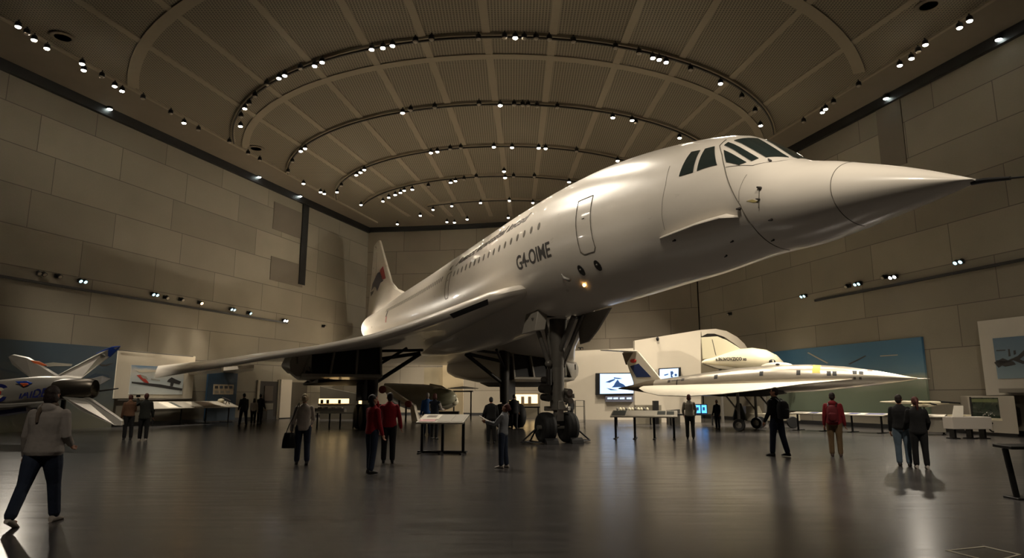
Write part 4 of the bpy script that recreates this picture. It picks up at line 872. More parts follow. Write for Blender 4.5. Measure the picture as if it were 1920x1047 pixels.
for poly in ([(1864, 680), (1880, 672), (1890, 676), (1908, 668), (1925, 652), (1935, 655), (1912, 674), (1925, 680), (1918, 683), (1900, 676), (1885, 682), (1872, 690)], [(1868, 676), (1900, 678), (1905, 684), (1885, 688), (1868, 682)], [(1890, 655), (1893, 655), (1895, 668), (1891, 669)], [(1900, 658), (1904, 657), (1905, 664), (1901, 666)], [(1868, 657), (1885, 656), (1885, 658), (1868, 659)]):
    tp(wf, pp(wr, RN, poly, .341, .006), 'printed_biplane', PK, pr, smooth=False)
lg = flat_on(wr, RN, 1872, 2080, 729, 737, .3, .5); tag(lg.build('wall_shelf', mat('shelf_grey', (120, 114, 102), .7), smooth=False, bevel=.01), 'grey shelf under the biplane picture at the right edge', 'shelf')
# flat panels painted dark as shade inside a doorway with cabinet and second opening
DK = mat('doorway_shade', (42, 37, 30), .9); FR = mat('door_frame_paint', (150, 140, 122), .7)
d1 = struct(flat_on(wl, LN, 486, 523, 715, 788, .0, .05).build('door_1', DK, smooth=False))
for a in ((484, 486, 713, 789), (523, 525, 713, 787)):
    o = struct(flat_on(wl, LN, *a, .0, .12).build('door_frame', FR, smooth=False)); o.parent = d1
for a, m_ in (((497, 512, 724, 752), mat('door_panel_brown', (62, 50, 38), .7)), ((490, 512, 757, 769), mat('counter_grey', (92, 86, 74), .7)), ((493, 512, 770, 785), BLACK)):
    o = struct(flat_on(wl, LN, *a, .05, .05).build('door_panel', m_, smooth=False)); o.parent = d1
trim(flat_on(wl, LN, 548, 575, 717, 783, .0, .05), mat('opening_shade', (74, 68, 56), .9), smooth=False)
trim(flat_on(wl, LN, 528, 546, 712, 784, .0, .25), WHITEW, smooth=False)
# ================================================================ partitions at the back
def slabp(poly, Y, d, name, m, label=None, cat=None, root=None, dy=0):
    mb = MB().prism([aty(x, y, Y) for x, y in poly], V((0, d, 0)))
    if root: return tp(root, mb, name, m, smooth=False)
    o = mb.build(name, m, smooth=False); return tag(o, label, cat) if label else o
def ground(poly, Y):      # polygon in the plane Y=const, last two points dropped to the floor
    P = [aty(x, y, Y) for x, y in poly]; P[-1].z = 0; P[-2].z = 0; return P
def gslab(poly, Y, d, name, m, label, cat): return tag(MB().prism(ground(poly, Y), V((0, d, 0))).build(name, m, smooth=False), label, cat)
gslab([(1062, 659), (1192, 653), (1192, 780), (1062, 780)], 47.0, .4, 'partition_wall', WHITEW, 'low white partition wall carrying the large blue screen', 'partition')
pt = empty('partition_wall', (aty(1250, 700, 42).x, 42, 0), 'tall white partition wall with an arched cut-out behind the glider pod', 'partition')
tp(pt, MB().prism(ground([(1190, 639), (1314, 619), (1314, 780), (1190, 780)], 42.2), V((0, .5, 0))), 'flat_panel', WHITEW, smooth=False)
arch = [(1314, 619), (1342, 617), (1362, 621), (1382, 632), (1396, 645), (1404, 658), (1393, 657), (1376, 644), (1358, 632), (1340, 626), (1326, 626), (1316, 631)]
tp(pt, MB().prism([aty(x, y, 42.2) for x, y in arch], V((0, 1.6, 0))), 'arch', WHITEW, sharp=20)
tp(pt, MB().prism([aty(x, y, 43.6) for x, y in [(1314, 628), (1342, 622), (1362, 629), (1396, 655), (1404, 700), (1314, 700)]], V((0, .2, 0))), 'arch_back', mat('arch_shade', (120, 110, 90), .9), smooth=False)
tp(pt, MB().prism([aty(x, y, 42.25) for x, y in [(1314, 631), (1326, 626), (1340, 626), (1360, 635), (1345, 632), (1328, 633), (1316, 640)]], V((0, 1.2, 0))), 'arch_soffit', mat('soffit_shade', (34, 28, 22), .9), smooth=False)  # shade inside the arch painted as darker back panel and soffit
tp(pt, MB().ell(aty(1233, 636, 42.1), (.1, .1, .14)), 'fixing_hook', BLACKM)
# screens
SC = emit('screen_pale_blue', (168, 198, 240), .95, True); SB = mat('screen_ink_blue', (44, 84, 150), .4)
def shape(root, x, y, Y, pts, m, name, par, th=.015): return tp(root, MB().prism([aty(x+a, y+b, Y) for a, b in pts], V((0, th, 0))), name, m, par, smooth=False)
s1 = empty('wall_screen', (aty(1155, 720, 46.8).x, 46.8, 0), 'large glowing pale blue screen on the low white partition', 'screen')
fr = tp(s1, MB().prism([aty(x, y, 46.7) for x, y in ((1117, 700), (1192, 699), (1192, 740), (1117, 741))], V((0, .28, 0))), 'screen_frame', BLACK, smooth=False, bevel=.02)
ds = tp(s1, MB().prism([aty(x, y, 46.67) for x, y in ((1125, 701.5), (1190, 701), (1190, 738), (1125, 739))], V((0, .03, 0))), 'display', SC, smooth=False)
for pts in ([(28, 18), (33, 11), (37, 17), (44, 20), (50, 26), (48, 29), (38, 25), (22, 26), (26, 22)], [(10, 16), (20, 12), (28, 10), (28, 12), (18, 17)], [(26, 7), (36, 8), (42, 9), (36, 10), (26, 9)], [(12, 27), (34, 31), (20, 31)]): shape(s1, 1125, 701, 46.655, pts, SB, 'screen_image', ds, .01)
s2 = empty('wall_screen', (aty(1255, 700, 42).x, 42.1, 0), 'smaller blue screen to the right of the T-tail fin', 'screen')
tp(s2, MB().prism([aty(x, y, 41.9) for x, y in ((1236, 691), (1277, 689), (1277, 713), (1236, 713))], V((0, .25, 0))), 'screen_frame', BLACK, smooth=False, bevel=.02)
d2 = tp(s2, MB().prism([aty(x, y, 41.87) for x, y in ((1237, 693), (1272, 691), (1272, 712), (1237, 712))], V((0, .03, 0))), 'display', SC, smooth=False)
for pts in ([(20, 6), (24, 5), (26, 9), (23, 13), (25, 17), (21, 17)], [(28, 11), (31, 10), (33, 13), (30, 15), (28, 14)], [(8, 12), (16, 10), (16, 12), (9, 14)]): shape(s2, 1237, 691, 41.855, pts, SB, 'screen_image', d2, .01)
s3 = empty('caption_panel', (aty(1162, 748, 46.8).x, 46.8, 0), 'slim bluish caption panel below the large screen', 'panel')
tp(s3, MB().prism([aty(x, y, 46.7) for x, y in ((1135, 743), (1189, 742), (1189, 754), (1135, 754))], V((0, .28, 0))), 'panel_body', mat('caption_grey', (92, 92, 104), .5), smooth=False)
for x in (1139, 1150, 1162, 1175): tp(s3, MB().prism([aty(a, b, 46.68) for a, b in ((x, 746), (x+9, 745.6), (x+9, 749), (x, 749))], V((0, .02, 0))), 'caption_glow', SC, smooth=False)
gslab([(1192, 760), (1240, 760), (1240, 781), (1192, 781)], 40, .5, 'display_plinth', mat('plinth_beige', (130, 122, 104), .8), 'beige plinth under the tail of the silver jet', 'plinth')
gslab([(1225, 752), (1235, 752), (1235, 781), (1225, 781)], 39.6, .3, 'loudspeaker_column', BLACK, 'narrow black column standing under the T-tail', 'column')
# ================================================================ lecterns, benches and tables
def lectern_line(P0, P1, depth, zf, zb, name, label, cat, m, panels, group=None, legs=4, legm=BLACKM, skirt=None, foot=False):
    P0, P1 = V((P0.x, P0.y, 0)), V((P1.x, P1.y, 0)); d = (P1-P0).normalized(); nn = V((-d.y, d.x, 0))
    if nn.y < 0: nn = -nn
    L = (P1-P0).length; root = empty(name, (P0+P1)/2, label, cat, group)
    q = lambda t, k, z: P0+d*(L*t)+nn*(depth*k)+UP*z
    zz = lambda k: zf+(zb-zf)*k
    top = tp(root, MB().hexa([q(0, 0, zf-.05), q(1, 0, zf-.05), q(1, 1, zb-.05), q(0, 1, zb-.05), q(0, 0, zf), q(1, 0, zf), q(1, 1, zb), q(0, 1, zb)]), 'sloped_top', m, smooth=False, bevel=.01)
    for t0, t1, k0, k1, pm in panels:
        tp(root, MB().hexa([q(t0, k0, zz(k0)), q(t1, k0, zz(k0)), q(t1, k1, zz(k1)), q(t0, k1, zz(k1)), q(t0, k0, zz(k0)+.008), q(t1, k0, zz(k0)+.008), q(t1, k1, zz(k1)+.008), q(t0, k1, zz(k1)+.008)]), 'info_sheet', pm, top, smooth=False)
    for i in range(legs):
        t = .06+.88*i/(legs-1); lgx = tp(root, MB().tube([q(t, .45, 0.0), q(t, .45, zz(.45)-.05)], .045, 8), 'leg', legm)
        tp(root, MB().hexa([q(t-.02, .0, 0), q(t+.02, .0, 0), q(t+.02, 1, 0), q(t-.02, 1, 0), q(t-.02, .0, .03), q(t+.02, .0, .03), q(t+.02, 1, .03), q(t-.02, 1, .03)]), 'foot_plate', legm, lgx, smooth=False)
    if foot: tp(root, MB().tube([q(-.04, .5, .03), q(1.0, .5, .03)], .035, 8), 'floor_rail', legm)
    if skirt: tp(root, MB().hexa([q(0, .1, .12), q(1, .1, .12), q(1, .2, .12), q(0, .2, .12), q(0, .1, zf-.06), q(1, .1, zf-.06), q(1, .2, zf-.06), q(0, .2, zf-.06)]), 'front_skirt', skirt, smooth=False)
    return root
SH = mat('sheet_grey', (150, 144, 132), .6, noise=.06, nscale=20); SHD = mat('sheet_dark', (70, 74, 68), .6, noise=.2, nscale=12); SHW = mat('sheet_white', (206, 198, 182), .6); SHB = mat('sheet_brown', (120, 104, 86), .6, noise=.3, nscale=8); SHP = mat('card_blue', (52, 60, 110), .5, noise=.3, nscale=14)
TOPW = mat('lectern_top', (170, 164, 150), .5)
lectern_line(atz(287, 800), atz(447, 791.5), 1.0, .95, 1.32, 'display_lectern', 'long sloped display lectern with printed sheets below the white picture board', 'lectern', TOPW, [(.02, .14, .1, .9, SH), (.16, .26, .1, .9, SHW), (.27, .31, .1, .9, SHD), (.32, .44, .1, .9, SH), (.46, .54, .1, .9, SHW), (.56, .74, .1, .9, SHB), (.76, .97, .1, .9, SHW)])
m_ = MB().tube([(0, 0, 0), (.12, 0, .3)], .03, 6).tube([(.2, .1, 0), (.12, 0, .3)], .03, 6).tube([(-.25, 0, .42), (.1, 0, .3), (.3, 0, .2)], .045, 8); p = atz(414, 793)
tag(m_.build('model_aircraft', LET, loc=(p.x, p.y+.5, 1.12)), 'small dark model on a stand on the long lectern', 'model')
p = atz(409, 793); tag(MB().ell((0, 0, .14), (.22, .15, .14)).build('model_helmet', CREAM, loc=(p.x-.25, p.y+.75, 1.2)), 'white rounded model piece at the right part of the long lectern', 'model')
lectern_line(atz(778, 852), atz(868, 853), .95, .88, 1.08, 'info_stand', 'grey sloped information stand in the middle of the floor', 'information stand', TOPW, [(.03, .42, .35, .95, SHW), (.05, .38, .08, .33, mat('sheet_pink', (196, 150, 150), .6)), (.44, .72, .08, .92, SH), (.73, .97, .08, .92, SH), (.12, .34, .55, .85, mat('sheet_dark_red', (84, 50, 46), .5))], legs=3, foot=True)
lectern_line(atz(1145, 824), atz(1272, 826), 1.1, .86, 1.06, 'info_stand', 'pale sloped information stand in front of the silver jet tail', 'information stand', SHW, [(.02, .22, .1, .92, SHD), (.25, .66, .1, .92, SHW), (.7, .82, .3, .85, SHD), (.84, .95, .3, .85, SHD)], legs=4)
lectern_line(atz(1480, 807), atz(1660, 814), .9, .80, .86, 'display_bench', 'long white display bench with blue cards in front of the silver jet nose', 'bench', SHW, [(.2, .3, .2, .8, SHP), (.62, .72, .2, .8, SHP), (.8, .98, .2, .8, SHP), (.03, .15, .2, .8, SH)], legs=4)
lectern_line(atz(1676, 814), atz(1774, 817), .9, .78, .84, 'display_bench', 'short white display bench with a grey front right of the couple', 'bench', SHW, [(.3, .6, .2, .8, SH)], legs=3, skirt=mat('skirt_grey', (120, 114, 102), .7))
p = atz(1790, 824); wbx = empty('display_box', p+V((.6, .3, 0)), 'white box display standing on black legs at right', 'display box')
tp(wbx, MB().box(p+V((.75, .3, .6)), (1.5, .6, .46)), 'box_body', mat('box_white', (176, 168, 158), .6), smooth=False, bevel=.01)
for dx in (.15, .8, 1.3): tp(wbx, MB().box(p+V((dx, .3, .19)), (.08, .3, .38)), 'leg', BLACKM, smooth=False); tp(wbx, MB().box(p+V((dx, .3, .02)), (.3, .4, .04)), 'foot_plate', BLACKM, smooth=False)
tp(wbx, MB().prism([p+V((.2, .3, .85)), p+V((.9, .3, .85)), p+V((.95, .3, .87)), p+V((.95, .3, .9)), p+V((.2, .3, .9))], V((0, .3, 0))), 'catalogue', CREAM, smooth=False)
tp(wbx, MB().hexa([p+V((.1, .1, .84)), p+V((.5, .1, .84)), p+V((.5, .16, .84)), p+V((.1, .16, .84)), p+V((.4, .4, 1.25)), p+V((.75, .4, 1.25)), p+V((.75, .44, 1.25)), p+V((.4, .44, 1.25))]), 'tilted_sign', SH, smooth=False)
# showcase with a dark window and a ring
p0, p1 = atz(1822, 815), atz(1912, 821); vc = empty('glass_showcase', (p0+p1)/2, 'grey showcase with a dark green window and a black ring at the right edge', 'showcase')
zc = aty(1822, 743, p0.y).z
tp(vc, MB().hexa([p0+UP*.12, p1+UP*.12, p1+V((.3, .9, .12)), p0+V((.3, .9, .12)), p0+UP*zc, p1+UP*zc, p1+V((.3, .9, zc)), p0+V((.3, .9, zc))]), 'case_body', mat('case_grey', (160, 152, 138), .6), smooth=False, bevel=.02)
tp(vc, MB().hexa([p0+V((.03, .04, 0)), p1+V((-.03, .04, 0)), p1+V((.2, .8, 0)), p0+V((.3, .8, 0)), p0+V((.03, .04, .13)), p1+V((-.03, .04, .13)), p1+V((.2, .8, .13)), p0+V((.3, .8, .13))]), 'case_base', BLACK, smooth=False)
f = lambda t, z, o: p0+(p1-p0)*t+UP*z+V((.1, -1, 0)).normalized()*o
def cwin(t0, t1, z0, z1, o, m, name): return tp(vc, MB().prism([f(t0, z0, o), f(t1, z0, o), f(t1, z1, o), f(t0, z1, o)], -V((.1, -1, 0)).normalized()*.03), name, m, smooth=False)
cwin(.06, .66, .72, 1.55, .02, mat('case_window_dark', (44, 54, 42), .15, noise=.5, nscale=5, coat=.5), 'window'); cwin(.08, .64, 1.36, 1.5, .03, mat('case_window_olive', (96, 104, 66), .4, noise=.3), 'window_backdrop')
cwin(.06, .68, .62, .72, .05, CREAM, 'sill'); cwin(.03, .06, .6, 1.58, .06, BLACK, 'window_post')
for k in range(7):
    t = .3+.04*k; tp(vc, MB().ell(f(t, .82+.05*(k % 3), .035), (.04, .02, .03)), 'displayed_item', CHROME)
c = f(.47, .34, .04); ring = MB().loft([[c+V((cos(a), 0, sin(a)))*(.17+.03*cos(b))+V((0, -.03*sin(b), 0)) for b in (2*pi*j/8 for j in range(8))] for a in (2*pi*k/32 for k in range(33))], caps=False); tp(vc, ring, 'ring_emblem', BLACK)
# barrier stand at the right edge and taped outline on the floor
p = atz(1907, 936); bs = empty('barrier_stand', p, 'black barrier stand cut off by the right edge of the picture', 'barrier')
zt = aty(1890, 838, p.y).z
tp(bs, MB().tube([p+V((.0, 0, .03)), p+V((-.09, 0, zt-.03))], .045, 12), 'post', BLACKM); tp(bs, MB().box(p+V((.25, 0, zt)), (.78, .42, .05), M.Rotation(R(2), 3, 'X')), 'sloped_plate', BLACKM, smooth=False, bevel=.01)
tp(bs, MB().box(p+V((.15, 0, .015)), (.5, .34, .03)), 'base_plate', BLACKM, smooth=False, bevel=.01)
tpz = [atz(1772, 1033), atz(1846, 1025), atz(1916, 1041), atz(1862, 1056)]; ce = sum(tpz, V())/4
tm = MB()
for i in range(4):
    a, b = tpz[i], tpz[(i+1) % 4]; ai, bi = a+(ce-a)*.13, b+(ce-b)*.13; tm.hexa([a, b, bi, ai]+[q+UP*.004 for q in (a, b, bi, ai)])
tag(tm.build('floor_tape', mat('tape_cream', (150, 142, 124), .5), smooth=False), 'pale taped outline on the floor at the bottom right', 'floor marking')
# two white model aircraft near the right bench
for (x0_, y0_, x1_, y1_, Y, lab) in ((1650, 754, 1800, 757, 29.0, 'long thin white model aircraft with black wing tips above the right bench'), (1708, 761, 1756, 760, 28.6, 'small white model aircraft with a black nose behind the couple')):
    a, b = aty(x0_, y0_, Y), aty(x1_, y1_, Y); r = empty('model_aircraft', V(((a.x+b.x)/2, Y, 0)), lab, 'model')
    tp(r, MB().tube([a, a+(b-a)*.2, a+(b-a)*.7, b], [.02, .07, .08, .02], 10), 'model_body', CREAM); tp(r, MB().prism([a+(b-a)*.4+V((0, -.5, 0)), a+(b-a)*.55+V((0, -.5, 0)), a+(b-a)*.62, a+(b-a)*.55+V((0, .5, 0)), a+(b-a)*.4+V((0, .5, 0))], UP*.03), 'model_wing', CREAM, smooth=False)
    tp(r, MB().tube([a+(b-a)*.75+UP*.03, b+UP*.01], [.075, .03], 10), 'dark_tip', BLACK); m2 = (a+b)/2; tp(r, MB().tube([V((m2.x, Y, m2.z)), V((m2.x, Y, 0))], .03, 8), 'stand_rod', BLACKM)
# display table with a lit counter, at the back left under the wing
LIT = emit('lit_counter_face', (255, 216, 150), 1.6, True)
Y = 35.0; a = aty(592, 770, Y); lc = empty('lit_counter', V((aty(620, 770, Y).x, Y, 0)), 'two-tier counter with a warm lit display left of the left main wheels', 'counter')
def bxp(x0, x1, y0, y1, Y, d, to_floor=False):
    A, B = aty(x0, y0, Y), aty(x1, y1, Y); z0 = 0 if to_floor else B.z; xb = aty(x1, y0, Y).x
    return MB().hexa([V((A.x, Y, z0)), V((xb, Y, z0)), V((xb, Y+d, z0)), V((A.x, Y+d, z0)), V((A.x, Y, A.z)), V((xb, Y, A.z)), V((xb, Y+d, A.z)), V((A.x, Y+d, A.z))])
tp(lc, bxp(598, 652, 748, 757, Y+.5, .3), 'lit_upper_display', LIT, smooth=False); tp(lc, bxp(596, 668, 758, 761, Y+.3, .6), 'upper_shelf', SHW, smooth=False)  # upper display made to glow in place of lamp light on it
tp(lc, bxp(590, 645, 766, 773, Y-.2, .6), 'lower_display', SH, smooth=False); tp(lc, bxp(590, 665, 774, 776, Y-.3, .8), 'table_top', TOPW, smooth=False)
for x in (601, 612, 634): tp(lc, bxp(x, x+5, 750, 757, Y+.45, .04), 'exhibit_figure', PK, smooth=False)
for x in (596, 608, 622, 634): tp(lc, bxp(x, x+7, 764, 767, Y-.1, .3), 'exhibit_card', SHW, smooth=False)
for x in (617, 637, 594, 662): tp(lc, bxp(x, x+2.5, 776, 800, Y+.2, .08, True), 'leg', BLACKM, smooth=False)
for (x, y, Y_, lab) in ((676, 741, 38.0, 'warm glowing lamp sign left of the red-shirted visitors'),):
    o = empty('lamp_sign', V((aty(x, y, Y_).x, Y_, 0)), lab, 'lamp'); tp(o, bxp(671, 690, 741, 744, Y_, .3), 'lamp_head', LIT, smooth=False); tp(o, bxp(673, 678, 744, 758, Y_, .1), 'lamp_back', LIT, smooth=False); tp(o, bxp(674, 677, 758, 790, Y_, .08, True), 'lamp_post', BLACKM, smooth=False)
# sloping white beam and cut-open cockpit section
Y = 43.0; bm_ = empty('display_ramp', V((aty(750, 760, Y).x, Y, 0)), 'white sloping beam on black posts behind the people in red', 'display beam')
tp(bm_, MB().prism([aty(x, y, Y) for x, y in ((712, 731), (719, 723), (726, 726), (772, 757), (778, 766), (768, 762))], V((0, .8, 0))), 'beam', BW, smooth=False, bevel=.03)
tp(bm_, MB().prism(ground([(768, 756), (776, 760), (784, 785), (772, 785)], Y-.1), V((0, 1, 0))), 'end_panel', BW, smooth=False, bevel=.03)
for x in (747, 760): tp(bm_, bxp(x, x+3, 750, 785, Y+.3, .1, True), 'post', BLACKM, smooth=False)
tp(bm_, bxp(752, 772, 758, 761, Y+.1, .7), 'shelf', SHW, smooth=False); tp(bm_, MB().ell(aty(766, 758, Y-.1), (.25, .2, .22)), 'red_fitting', mat('fitting_red', (120, 48, 34), .6))
tp(bm_, MB().ell(aty(717, 731, Y-.1), (.25, .2, .25)), 'red_fitting', MATS['fitting_red'])
Y = 46.0; ck = empty('cockpit_section', V((aty(800, 750, Y).x, Y, 0)), 'grey aircraft nose section with a clear canopy resting on a dark stand', 'aircraft section')
cs = [(722, 719, 735, .5), (740, 719, 758, .9), (765, 720, 768, 1.1), (795, 721, 771, 1.1), (820, 724, 771, .95), (840, 735, 768, .7), (852, 744, 763, .45), (859, 751, 757, .15)]
hull = [[V((aty(x, yt, Y).x, Y+w_*cos(t), (aty(x, yt, Y).z+aty(x, yb, Y).z)/2+abs(aty(x, yt, Y).z-aty(x, yb, Y).z)/2*sin(t))) for t in (2*pi*k/24 for k in range(24))] for x, yt, yb, w_ in cs]
tp(ck, MB().loft(hull), 'hull', mat('hull_grey', (140, 134, 116), .4, noise=.25, nscale=1.6, coat=.2), sharp=60)
tp(ck, MB().ell(aty(826, 745, Y-.55), (1.1, .5, .62)), 'canopy_glass', mat('canopy_olive_glass', (128, 126, 104), .12, coat=.6)); tp(ck, MB().tube([aty(806, 722, Y-.5), aty(828, 726, Y-.7), aty(846, 738, Y-.6), aty(857, 750, Y-.3)], .09, 8), 'canopy_rim', CREAM)
tp(ck, MB().ell(aty(853, 754, Y-.35), (.25, .2, .22)), 'nose_cap', CREAM); tp(ck, MB().ell(aty(854, 750, Y-.5), (.09, .06, .13)), 'nose_hole', BLACK)
tp(ck, bxp(806, 860, 772, 783, Y-.3, .8, True), 'stand', BLACKM, smooth=False)
# lit showcase window and black tables under the airliner
Y = 50.0; sw = empty('lit_showcase', V((aty(980, 748, Y).x, Y, 0)), 'warm glowing showcase window beyond the right main gear', 'showcase')
tp(sw, bxp(951, 1013, 738, 780, Y+.1, .5, True), 'case_body', mat('showcase_body', (104, 96, 80), .8), smooth=False); tp(sw, bxp(955, 1008, 740, 757, Y, .12), 'lit_window', LIT, smooth=False)
for x in (962, 977, 990): tp(sw, bxp(x, x+6, 744, 757, Y-.05, .04), 'exhibit_figure', SHB, smooth=False)
def table(x0, x1, yt, Y, d, lab, name='black_table'):
    t = empty(name, V((aty((x0+x1)/2, yt, Y).x, Y, 0)), lab, 'table'); tp(t, bxp(x0, x1, yt, yt+2.5, Y, d), 'table_top', BLACKM, smooth=False, bevel=.01)
    for x in (x0+1, x1-4):
        for dd in (0, d-.08): tp(t, bxp(x, x+2.5, yt+2, 790, Y+dd, .08, True), 'leg', BLACKM, smooth=False)
    return t
table(978, 1012, 763, 40.5, 1.2, 'low black table in front of the glowing showcase'); table(849, 886, 733, 47.5, 1.0, 'tall black table carrying the dark dart model'); table(1154, 1222, 772, 38.5, 1.0, 'dark table with small pale objects under the jet tail')
a, b = aty(840, 729, 47.9), aty(897, 729, 47.9); dm = empty('model_aircraft', V(((a.x+b.x)/2, 47.9, aty(860, 733, 47.5).z)), 'dark dart-shaped model lying on the tall black table', 'model')
tp(dm, MB().tube([a, a+(b-a)*.5+UP*.08, b], [.03, .1, .02], 8), 'model_body', SILVER); tp(dm, MB().prism([a+(b-a)*.1+V((0, -.5, 0)), a+(b-a)*.9, a+(b-a)*.1+V((0, .5, 0))], UP*.04), 'model_wing', PK, smooth=False)
for k in range(11):
    x = 1158+5.6*k; tag(MB().ell((0, 0, .12), (.075, .075, .1)).build('exhibit_object', CREAM if k % 3 else GEARM, loc=V((aty(x, 770, 38.9).x, 38.9, aty(x, 772, 38.5).z))), 'small rounded exhibit in the row on the dark table under the jet tail', 'exhibit', 'rounded exhibits on the dark table')
t = table(1255, 1338, 777, 37.5, 1.0, 'white-topped table with a blue screen under the jet wing', 'screen_table')
BL = emit('screen_cyan', (70, 150, 235), 1.6, True); bc = empty('desk_screen', V((aty(1313, 770, 37.8).x, 37.8, aty(1313, 777, 37.5).z)), 'small bright cyan desktop screen under the jet wing', 'screen')
tp(bc, bxp(1302, 1326, 758, 777, 37.85, .1), 'screen_frame', BLACK, smooth=False); 
for x in (1304, 1315.5): d_ = tp(bc, bxp(x, x+9, 760, 775, 37.82, .03), 'display', BL, smooth=False); tp(bc, bxp(x+2, x+6, 764, 770, 37.80, .01), 'screen_image', SB, d_, smooth=False)
gslab([(1253, 770), (1275, 768), (1275, 782), (1253, 782)], 39, .5, 'equipment_cabinet', mat('cabinet_dark', (58, 54, 46), .6), 'dark low cabinet left of the small cyan screen', 'cabinet')
# tarpaulin cone and white trolley under the jet
Y = 33.5; c0 = aty(1387, 792, Y); tq = empty('covered_cone', V((c0.x, Y, 0)), 'dark green tapering covered stand under the jet', 'covered equipment')
zt, zb = aty(1387, 757, Y).z, aty(1387, 788, Y).z; r0 = (aty(1400, 770, Y).x-aty(1373, 770, Y).x)/2
tp(tq, MB().loft([[V((c0.x+r*cos(a), Y+r*sin(a), z)) for a in (2*pi*k/10+.3 for k in range(10))] for r, z in ((r0, zb), (r0*.75, zb+(zt-zb)*.4), (r0*.35, zt), (r0*.1, zt+.02))]), 'cover', mat('tarp_green', (40, 44, 30), .8, noise=.2), sharp=30)
for dx in (-.2, .2): tp(tq, MB().tube([V((c0.x+dx, Y, 0)), V((c0.x+dx, Y, zb+.05))], .025, 6), 'leg', BLACKM)
Y = 34.5; wt = empty('white_trolley', V((aty(1445, 780, Y).x, Y, 0)), 'long low white trolley on a black wheel under the jet', 'trolley')
tp(wt, bxp(1398, 1500, 776, 790, Y, .8), 'trolley_body', mat('trolley_white', (150, 142, 122), .6), smooth=False, bevel=.03); tp(wt, MB().hexa([V((q.x, Y+.1+dd, q.z)) for q, dd in ((aty(1400, 777, Y), 0), (aty(1432, 777, Y), 0), (aty(1432, 777, Y), .5), (aty(1400, 777, Y), .5), (aty(1400, 762, Y), 0), (aty(1425, 762, Y), 0), (aty(1425, 762, Y), .5), (aty(1400, 762, Y), .5))]), 'trolley_cab', MATS['trolley_white'], smooth=False)
for x in (1425, 1486):
    c = aty(x, 793, Y-.05); tp(wt, MB().disc(V((c.x, Y-.06, .3)), V((0, 1, 0)), [(.05, -.1), (.28, -.1), (.3, 0), (.28, .1), (.05, .1)], 24), 'wheel', RUB)
# glass case to the right of the nose wheels
Y = 36.0; gc = empty('glass_case', V((aty(1087, 790, Y).x, Y, 0)), 'thin-framed glass case just right of the nose wheels', 'glass case')
A, B = aty(1079, 750, Y), aty(1096, 750, Y); zt = aty(1085, 752, Y).z
for q in (A.x, B.x):
    for dd in (0, .5): tp(gc, MB().tube([V((q, Y+dd, 0)), V((q, Y+dd, zt))], .018, 6), 'post', GEARM)
for z in (zt, aty(1085, 763, Y).z, .25): tp(gc, MB().hexa([V((A.x, Y, z)), V((B.x, Y, z)), V((B.x, Y+.5, z)), V((A.x, Y+.5, z)), V((A.x, Y, z+.02)), V((B.x, Y, z+.02)), V((B.x, Y+.5, z+.02)), V((A.x, Y+.5, z+.02))]), 'shelf', DARKG if z < .3 else GEARM, smooth=False)
tag(bxp(1045, 1062, 741, 744, 49, .4).build('exit_lamp_box', SHW, smooth=False), 'small white box lamp seen behind the nose gear strut', 'lamp')
# unlit twin lamp fitting on the back wall behind the nose gear
wall_lamp(aty(1089, 654, 54.2), V((-.3, -1, 0)).normalized(), LENS_OFF, 'small black twin fitting on the back wall right of the nose gear', True, 1.0)
# dark wall box and alcove blocks beyond the left engine
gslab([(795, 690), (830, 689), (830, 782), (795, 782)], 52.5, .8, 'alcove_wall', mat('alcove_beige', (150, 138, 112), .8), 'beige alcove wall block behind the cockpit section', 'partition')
gslab([(830, 682), (868, 672), (868, 782), (830, 782)], 52.2, .5, 'alcove_wall', mat('alcove_lit', (190, 172, 138), .8), 'warm lit alcove wall right of the beige block', 'partition')  # lit face put into this block's lighter wall colour
gslab([(600, 725), (700, 745), (700, 783), (600, 783)], 48.0, .3, 'stair_wall', mat('stair_shade', (92, 86, 72), .85), 'dark sloping stair-like wall beyond the lit counter', 'wall')
